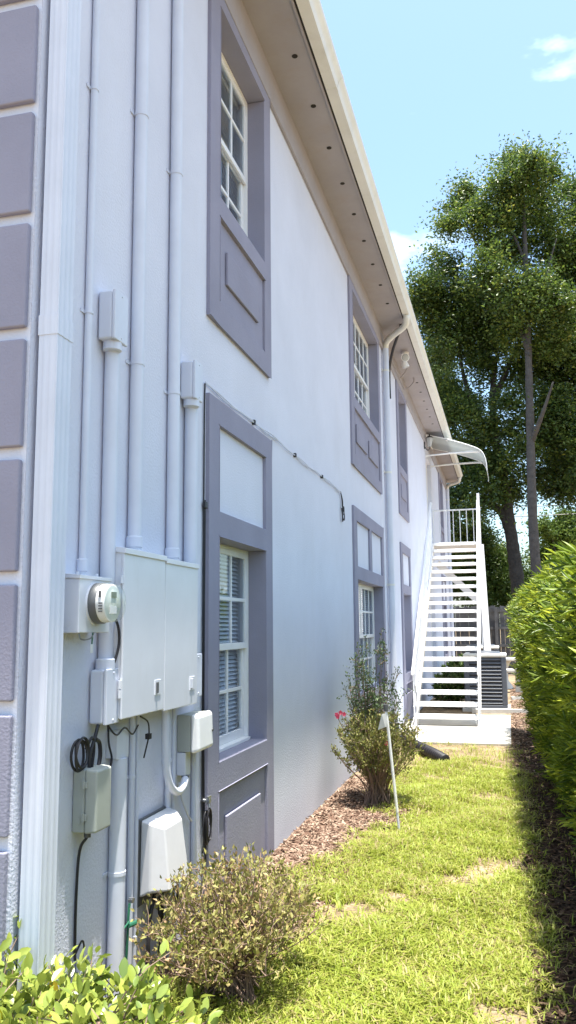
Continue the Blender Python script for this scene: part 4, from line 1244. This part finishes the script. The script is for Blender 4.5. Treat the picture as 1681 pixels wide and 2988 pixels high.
bushy('far_tree', 75, [(1385, 1330, 42), (1430, 1310, 40), (1410, 1390, 50), (1470, 1360, 55), (1360, 1400, 36)], 'pale distant tree glimpsed right of the tall trunk', M['bush'], 0.3, leafsize=(0.22, 0.36), tintc=(0.7, 0.25), clumps=12)
bushy('small_tree', 33, [(1040, 1200, 60), (1080, 1280, 60), (1020, 1350, 70), (1090, 1400, 60), (1120, 1300, 40)], 'dark tree behind the far corner of the building', M['oak'], 0.2)

# ------------------------------------------------------------------ hedge
def hx(y):
    return 2.09 - 0.022 * (y - 3.0)
hg = thing('clipped_hedge', (2.5, 8.0, 0), 'tall clipped hedge of narrow bright green leaves along the right side', 'hedge')
HY0, HY1 = 1.6, 13.6
# solid core among the twigs, its dark colour painting the inner shade
gyy = np.linspace(HY0 + 0.15, HY1 - 0.15, 60)
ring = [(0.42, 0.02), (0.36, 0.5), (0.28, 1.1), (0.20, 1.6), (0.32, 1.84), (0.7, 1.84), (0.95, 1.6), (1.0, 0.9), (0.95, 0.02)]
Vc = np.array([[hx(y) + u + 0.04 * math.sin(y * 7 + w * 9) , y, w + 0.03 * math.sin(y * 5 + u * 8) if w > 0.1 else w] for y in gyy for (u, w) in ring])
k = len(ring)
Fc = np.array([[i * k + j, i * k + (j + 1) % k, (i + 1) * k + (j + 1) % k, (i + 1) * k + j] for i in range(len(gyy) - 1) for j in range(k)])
mesh_np('shade_core', Vc, Fc, M['core'], hg)
# sprigs of narrow leaves over the face, the top and the ends
def hedge_sprigs():
    Ps, Ds = [], []
    n = 4700
    y = HY0 + (HY1 - HY0) * rng.uniform(0, 1, n) ** 1.35
    s = rng.uniform(0, 1, n)
    # arc coordinate: 0..0.66 face, 0.66..1 top
    z = np.where(s < 0.68, 0.06 + (s / 0.68) ** 0.8 * 1.82, 1.97)
    face = s < 0.68
    u = np.where(face, 0.07 + 0.20 * np.clip((1.6 - z) / 1.5, 0, 1) ** 1.2, 0.07 + (s - 0.68) / 0.32 * 0.8)
    bul = 0.10 * wave(y * 1.2, z * 2.2, 1.4)
    x = 2.09 - 0.022 * (y - 3.0) + u - np.where(face, bul, 0) - 0.03
    z = z + np.where(face, 0, bul * 0.9) - np.where((~face) & (u < 0.35), 0.12 * (0.35 - u) / 0.25, 0)
    nrm = np.stack([np.where(face, -1.0, -0.25), rng.normal(0, 0.25, n), np.where(face, 0.35, 1.0)], 1)
    P = np.stack([x, y, z], 1)
    return P, unit(nrm + rng.normal(0, 0.28, (n, 3)))
SP, SD = hedge_sprigs()
nl = 15
n = len(SP)
t = np.tile(np.linspace(0.0, 1.0, nl), n)
stem_len = np.repeat(rng.uniform(0.07, 0.24, n), nl)
B = np.repeat(SP, nl, 0)
A = np.repeat(SD, nl, 0)
perp = unit(np.cross(A, rng.normal(size=A.shape)))
lp_ = B + A * (t * stem_len)[:, None] - A * 0.05
ld = unit(A * (0.55 + 0.6 * t)[:, None] + perp * (1.0 - 0.45 * t)[:, None])
ll = rng.uniform(0.07, 0.12, len(lp_)) * (1.0 - 0.25 * t)
hi = np.clip((SP[:, 2] - 0.6) / 1.5, 0, 1)
tint = np.clip(np.repeat(rng.normal(0.30, 0.16, n) + 0.22 * (rng.uniform(0, 1, n) < 0.4), nl) + 0.30 * t + rng.normal(0, 0.06, len(t)), 0, 1)
leaves('foliage', lp_, ld, ll, 0.0145, M['hedge'], hg, tint, fold=0.3, droop=0.12, shape=0.5)
tw = MB()
for i in range(0, n, 9):
    p = Vector(SP[i])
    d = Vector(SD[i])
    tw.tube([p - d * 0.14, p + d * 0.10], [0.004, 0.002], 4, cap=False)
tag(tw.build('twigs', M['twig'], hg, fix=False), kind='stuff')
st_ = MB()
for k in range(24):
    y = HY0 + 0.3 + k * 0.5
    x = hx(y) + 0.42 + 0.08 * math.sin(k * 2.1)
    st_.tube([(x, y, -0.05), (x - 0.05, y + 0.04, 0.5), (x - 0.12, y + 0.1 * math.sin(k), 1.2)], [0.025, 0.02, 0.012], 6)
st_.build('stems', M['twig'], hg)

# ------------------------------------------------------------------ shrubs
def shrub(name, label, base, height, rx, ry, nbr, nleaf, L, Wd, material, twigr=0.006, spread=1.0, tint=(0.5, 0.25), low=0.2, upbias=0.6, shapef=0.45, oval=False, foot=0.06):
    t = thing(name, base, label, 'shrub')
    b = np.array(base)
    tw = MB()
    tips, dirs = [], []
    for k in range(nbr):
        a = random.uniform(0, 2 * math.pi)
        rr_ = math.sqrt(random.uniform(0.02, 1.0))
        h = height * (low + (1 - low) * random.uniform(0.25, 1.0) * math.sqrt(max(0.05, 1 - 0.75 * rr_ ** 2)))
        e = Vector(base) + Vector((math.cos(a) * rx * rr_, math.sin(a) * ry * rr_, h))
        m1 = Vector(base) + Vector((math.cos(a) * rx * rr_ * 0.25, math.sin(a) * ry * rr_ * 0.25, h * 0.35)) + Vector((random.uniform(-.03, .03), random.uniform(-.03, .03), 0))
        m2 = Vector(base) + Vector((math.cos(a) * rx * rr_ * 0.65, math.sin(a) * ry * rr_ * 0.65, h * 0.7)) + Vector((random.uniform(-.04, .04), random.uniform(-.04, .04), 0))
        s = Vector(base) + Vector((random.uniform(-foot, foot), random.uniform(-foot, foot), -0.03))
        P_ = bez([s, m1, m2, e], 4)
        tw.tube(P_, [twigr * (1.25 - 0.95 * i / (len(P_) - 1)) for i in range(len(P_))], 5, cap=False)
        tips.append(e)
        dirs.append((e - m2).normalized())
        for j in range(3):
            q = P_[int(len(P_) * random.uniform(0.45, 0.92))]
            d = Vector((random.gauss(0, 1), random.gauss(0, 1), random.gauss(0.6, 0.6))).normalized()
            ln_ = random.uniform(0.25, 0.6) * min(rx, height) * 0.5
            e2 = q + d * ln_
            tw.tube([q, q + d * ln_ * 0.5 + Vector((random.uniform(-.01, .01), random.uniform(-.01, .01), 0.01)), e2], [twigr * 0.55, twigr * 0.45, twigr * 0.3], 4, cap=False)
            tips.append(e2)
            dirs.append(d)
    tw.build('branches', M['twig'], t, fix=False)
    tips = np.array([tuple(p) for p in tips])
    dirs = np.array([tuple(d) for d in dirs])
    per = max(1, nleaf // len(tips))
    n = per * len(tips)
    back = rng.uniform(0, 1, n) ** 1.4
    A = np.repeat(dirs, per, 0)
    P = np.repeat(tips, per, 0) - A * (back * 0.16 * height)[:, None] + rng.normal(0, 0.012 * spread, (n, 3))
    D = unit(rng.normal(size=(n, 3)) + A * 0.9 + np.array([0, 0, upbias]))
    T = np.clip(np.repeat(rng.normal(tint[0], 0.12, len(tips)), per) + rng.normal(0, tint[1] * 0.7, n), 0, 1)
    Ls = rng.uniform(L[0], L[1], n)
    if oval:
        round_leaves('foliage', P, D, Ls, Ls * Wd, material, t, T)
    else:
        leaves('foliage', P, D, Ls, Ls * Wd, material, t, T, fold=0.12, shape=shapef)
    return t, tips

shrub('azalea_shrub', 'low twiggy azalea with dry pale leaves in the near bed', (0.45, 3.74, 0.0), 0.60, 0.41, 0.58, 200, 8500, (0.016, 0.034), 0.5, M['azalea'], 0.0042, tint=(0.58, 0.32), low=0.25, foot=0.18)
sh2, tips2 = shrub('azalea_shrub', 'flowering azalea with a few pink blooms beside the pale stake', (0.50, 7.80, 0.0), 0.90, 0.44, 0.44, 110, 10000, (0.018, 0.036), 0.5, M['azalea'], 0.0055, tint=(0.28, 0.28), low=0.46, foot=0.13)
def flower(c, s):
    m = MB()
    c = Vector(c)
    for k in range(5):
        a = 2 * math.pi * k / 5 + c.x * 40
        d = Vector((math.cos(a), -0.5, math.sin(a))).normalized()
        sdv = d.cross(Vector((0.1, 1, 0.2))).normalized()
        m.add([c, c + d * s * 0.6 + sdv * s * 0.38, c + d * s * 1.05 + Vector((0, 0.01, 0)), c + d * s * 0.6 - sdv * s * 0.38], [(0, 1, 2, 3)])
    return m
for c in ((0.155, 7.66, 0.80), (0.195, 7.64, 0.82), (0.225, 7.66, 0.805), (0.17, 7.63, 0.785), (0.62, 7.55, 0.57)):
    flower(c, 0.025).build('bloom', M['pinkflower'], sh2, fix=False)
    MB().tube([(c[0] + 0.05, c[1] + 0.12, c[2] - 0.16), (c[0] + 0.01, c[1] + 0.03, c[2] - 0.05), (c[0], c[1] + 0.005, c[2])], 0.003, 5).build('bloom_stem', M['twig'], sh2)
shrub('wispy_shrub', 'taller wispy green shrub rising behind the flowering azalea', (0.44, 8.10, 0.0), 1.62, 0.30, 0.30, 54, 5600, (0.016, 0.030), 0.55, M['wispy'], 0.006, tint=(0.5, 0.25), low=0.35, upbias=0.8)
shrub('broadleaf_shrub', 'glossy light green broadleaf shrub in the lower left corner', (0.22, 2.42, -0.05), 0.62, 0.62, 0.42, 170, 6500, (0.034, 0.062), 0.52, M['glossy'], 0.005, spread=1.6, tint=(0.46, 0.24), low=0.55, upbias=0.7, oval=True)

shrub('understory_shrub', 'dark leafy shrub growing in the shade under the stairs', (0.55, 17.3, 0.0), 0.75, 0.45, 0.9, 60, 3600, (0.05, 0.09), 0.5, M['bush'], 0.008, low=0.15, foot=0.35)
shrub('understory_shrub', 'dark leafy shrub against the wall beyond the landing', (0.42, 22.0, 0.0), 0.95, 0.45, 1.6, 80, 5200, (0.06, 0.10), 0.5, M['bush'], 0.008, low=0.15, foot=0.4)

# ------------------------------------------------------------------ grass and mulch
def smooth01(a, b, x):
    t = np.clip((x - a) / (b - a), 0, 1)
    return t * t * (3 - 2 * t)
def gz(x, y):
    return 0.018 * wave(x, y, 1.6) - 0.012
def grass():
    n = 190000
    y = 2.4 + (11.85 - 2.4) * rng.uniform(0, 1, n) ** 1.25
    x = rng.uniform(0.12, 2.25, n)
    mul = 0.27 + 0.30 * np.exp(-((y - 7.2) / 1.5) ** 2) + 0.20 * wave(x, y, 3.0)
    keep = smooth01(-0.10, 0.22, x - mul)
    keep *= 1 - 0.93 * smooth01(8.6, 10.9, y + 1.3 * wave(x, y, 2.3))
    keep *= 1 - 0.95 * smooth01(1.74, 1.92, x + 0.08 * wave(x, y, 3.0))
    keep *= np.clip(1.15 - 1.1 * smooth01(0.18, 0.52, wave(x + 3.1, y + 1.7, 2.1)), 0.10, 1)
    k = rng.uniform(0, 1, n) < keep
    x, y = x[k], y[k]
    n = len(x)
    h = rng.uniform(0.022, 0.085, n) * (0.75 + 0.45 * smooth01(-0.3, 0.6, wave(x, y, 2.6)))
    a = rng.uniform(0, 2 * np.pi, n)
    lean = rng.uniform(0.3, 1.9, n)
    d = np.stack([np.cos(a), np.sin(a), np.zeros(n)], 1)
    sd = np.stack([-np.sin(a), np.cos(a), np.zeros(n)], 1)
    w = rng.uniform(0.0035, 0.0085, n)[:, None]
    b = np.stack([x, y, gz(x, y)], 1)
    up = np.array([0, 0, 1.0])
    m = b + up * (h * 0.6)[:, None] + d * (h * lean * 0.35)[:, None]
    tp = b + up * (h * (1.0 - 0.22 * lean))[:, None] + d * (h * lean)[:, None]
    V = np.stack([b - sd * w * 0.5, b + sd * w * 0.5, m + sd * w * 0.55, m - sd * w * 0.55, tp], 1).reshape(-1, 3)
    i = np.arange(n)[:, None] * 5
    F = np.concatenate([i + np.array([[0, 1, 2]]), i + np.array([[0, 2, 3]]), i + np.array([[3, 2, 4]])], 1).reshape(-1, 3)
    T = np.clip(rng.normal(0.56, 0.20, n) + 0.12 * wave(x, y, 1.1) - 0.45 * (rng.uniform(0, 1, n) < 0.12 + 0.22 * smooth01(0.0, 0.6, wave(x + 5, y, 1.8))), 0, 1)
    o = mesh_np('grass', V, F, M['grass'], None, np.repeat(T, 3))
    tag(o, 'sunlit yellow green lawn grass between the beds and the hedge', 'grass', kind='stuff')
grass()
def chips(n, xr, yr, maskf, name, label, material='mulch'):
    x = rng.uniform(*xr, n)
    y = rng.uniform(*yr, n)
    k = rng.uniform(0, 1, n) < maskf(x, y)
    x, y = x[k], y[k]
    n = len(x)
    c = np.stack([x, y, gz(x, y) * ((y < 11.3) & (x > 0.15)) - 0.012 * ~((y < 11.3) & (x > 0.15)) + (0.006 if material == 'mulch' else 0.018) + rng.uniform(0, 0.014, n)], 1)
    a = rng.uniform(0, 2 * np.pi, n)
    d = unit(np.stack([np.cos(a), np.sin(a), rng.normal(0, 0.25, n)], 1))
    s = unit(np.cross(d, unit(np.stack([rng.normal(0, 0.35, n), rng.normal(0, 0.35, n), np.ones(n)], 1))))
    up = np.cross(s, d)
    L = rng.uniform(0.010, 0.034, n)[:, None]
    W_ = rng.uniform(0.004, 0.011, n)[:, None]
    tk = 0.003
    V = np.stack([c - d * L - s * W_, c + d * L - s * W_ * 0.7, c + d * L + s * W_ * 0.7, c - d * L + s * W_, c - d * L * 0.9 + up * tk, c + d * L * 0.9 + up * tk * 1.4], 1).reshape(-1, 3)
    i = np.arange(n)[:, None] * 6
    F = np.concatenate([i + np.array([[0, 1, 5, 4]]), i + np.array([[4, 5, 2, 3]])], 1).reshape(-1, 4)
    o = mesh_np(name, V, F, M[material], None, np.repeat(rng.uniform(0, 1, n), 2))
    tag(o, label, 'mulch', kind='stuff')
chips(26000, (0.02, 0.95), (2.9, 9.2), lambda x, y: 1 - smooth01(0.0, 0.25, x - (0.40 + 0.30 * np.exp(-((y - 7.2) / 1.5) ** 2))), 'mulch', 'reddish brown bark mulch along the foot of the wall')
chips(9000, (1.70, 2.4), (9.5, 24), lambda x, y: np.ones_like(x), 'mulch', 'brown bark mulch past the pad by the condensers')
chips(6000, (1.75, 2.3), (2.5, 9.5), lambda x, y: np.full_like(x, 0.8), 'leaf_litter', 'fallen leaf litter under the hedge, tinted dark to deepen its shade', 'litter')
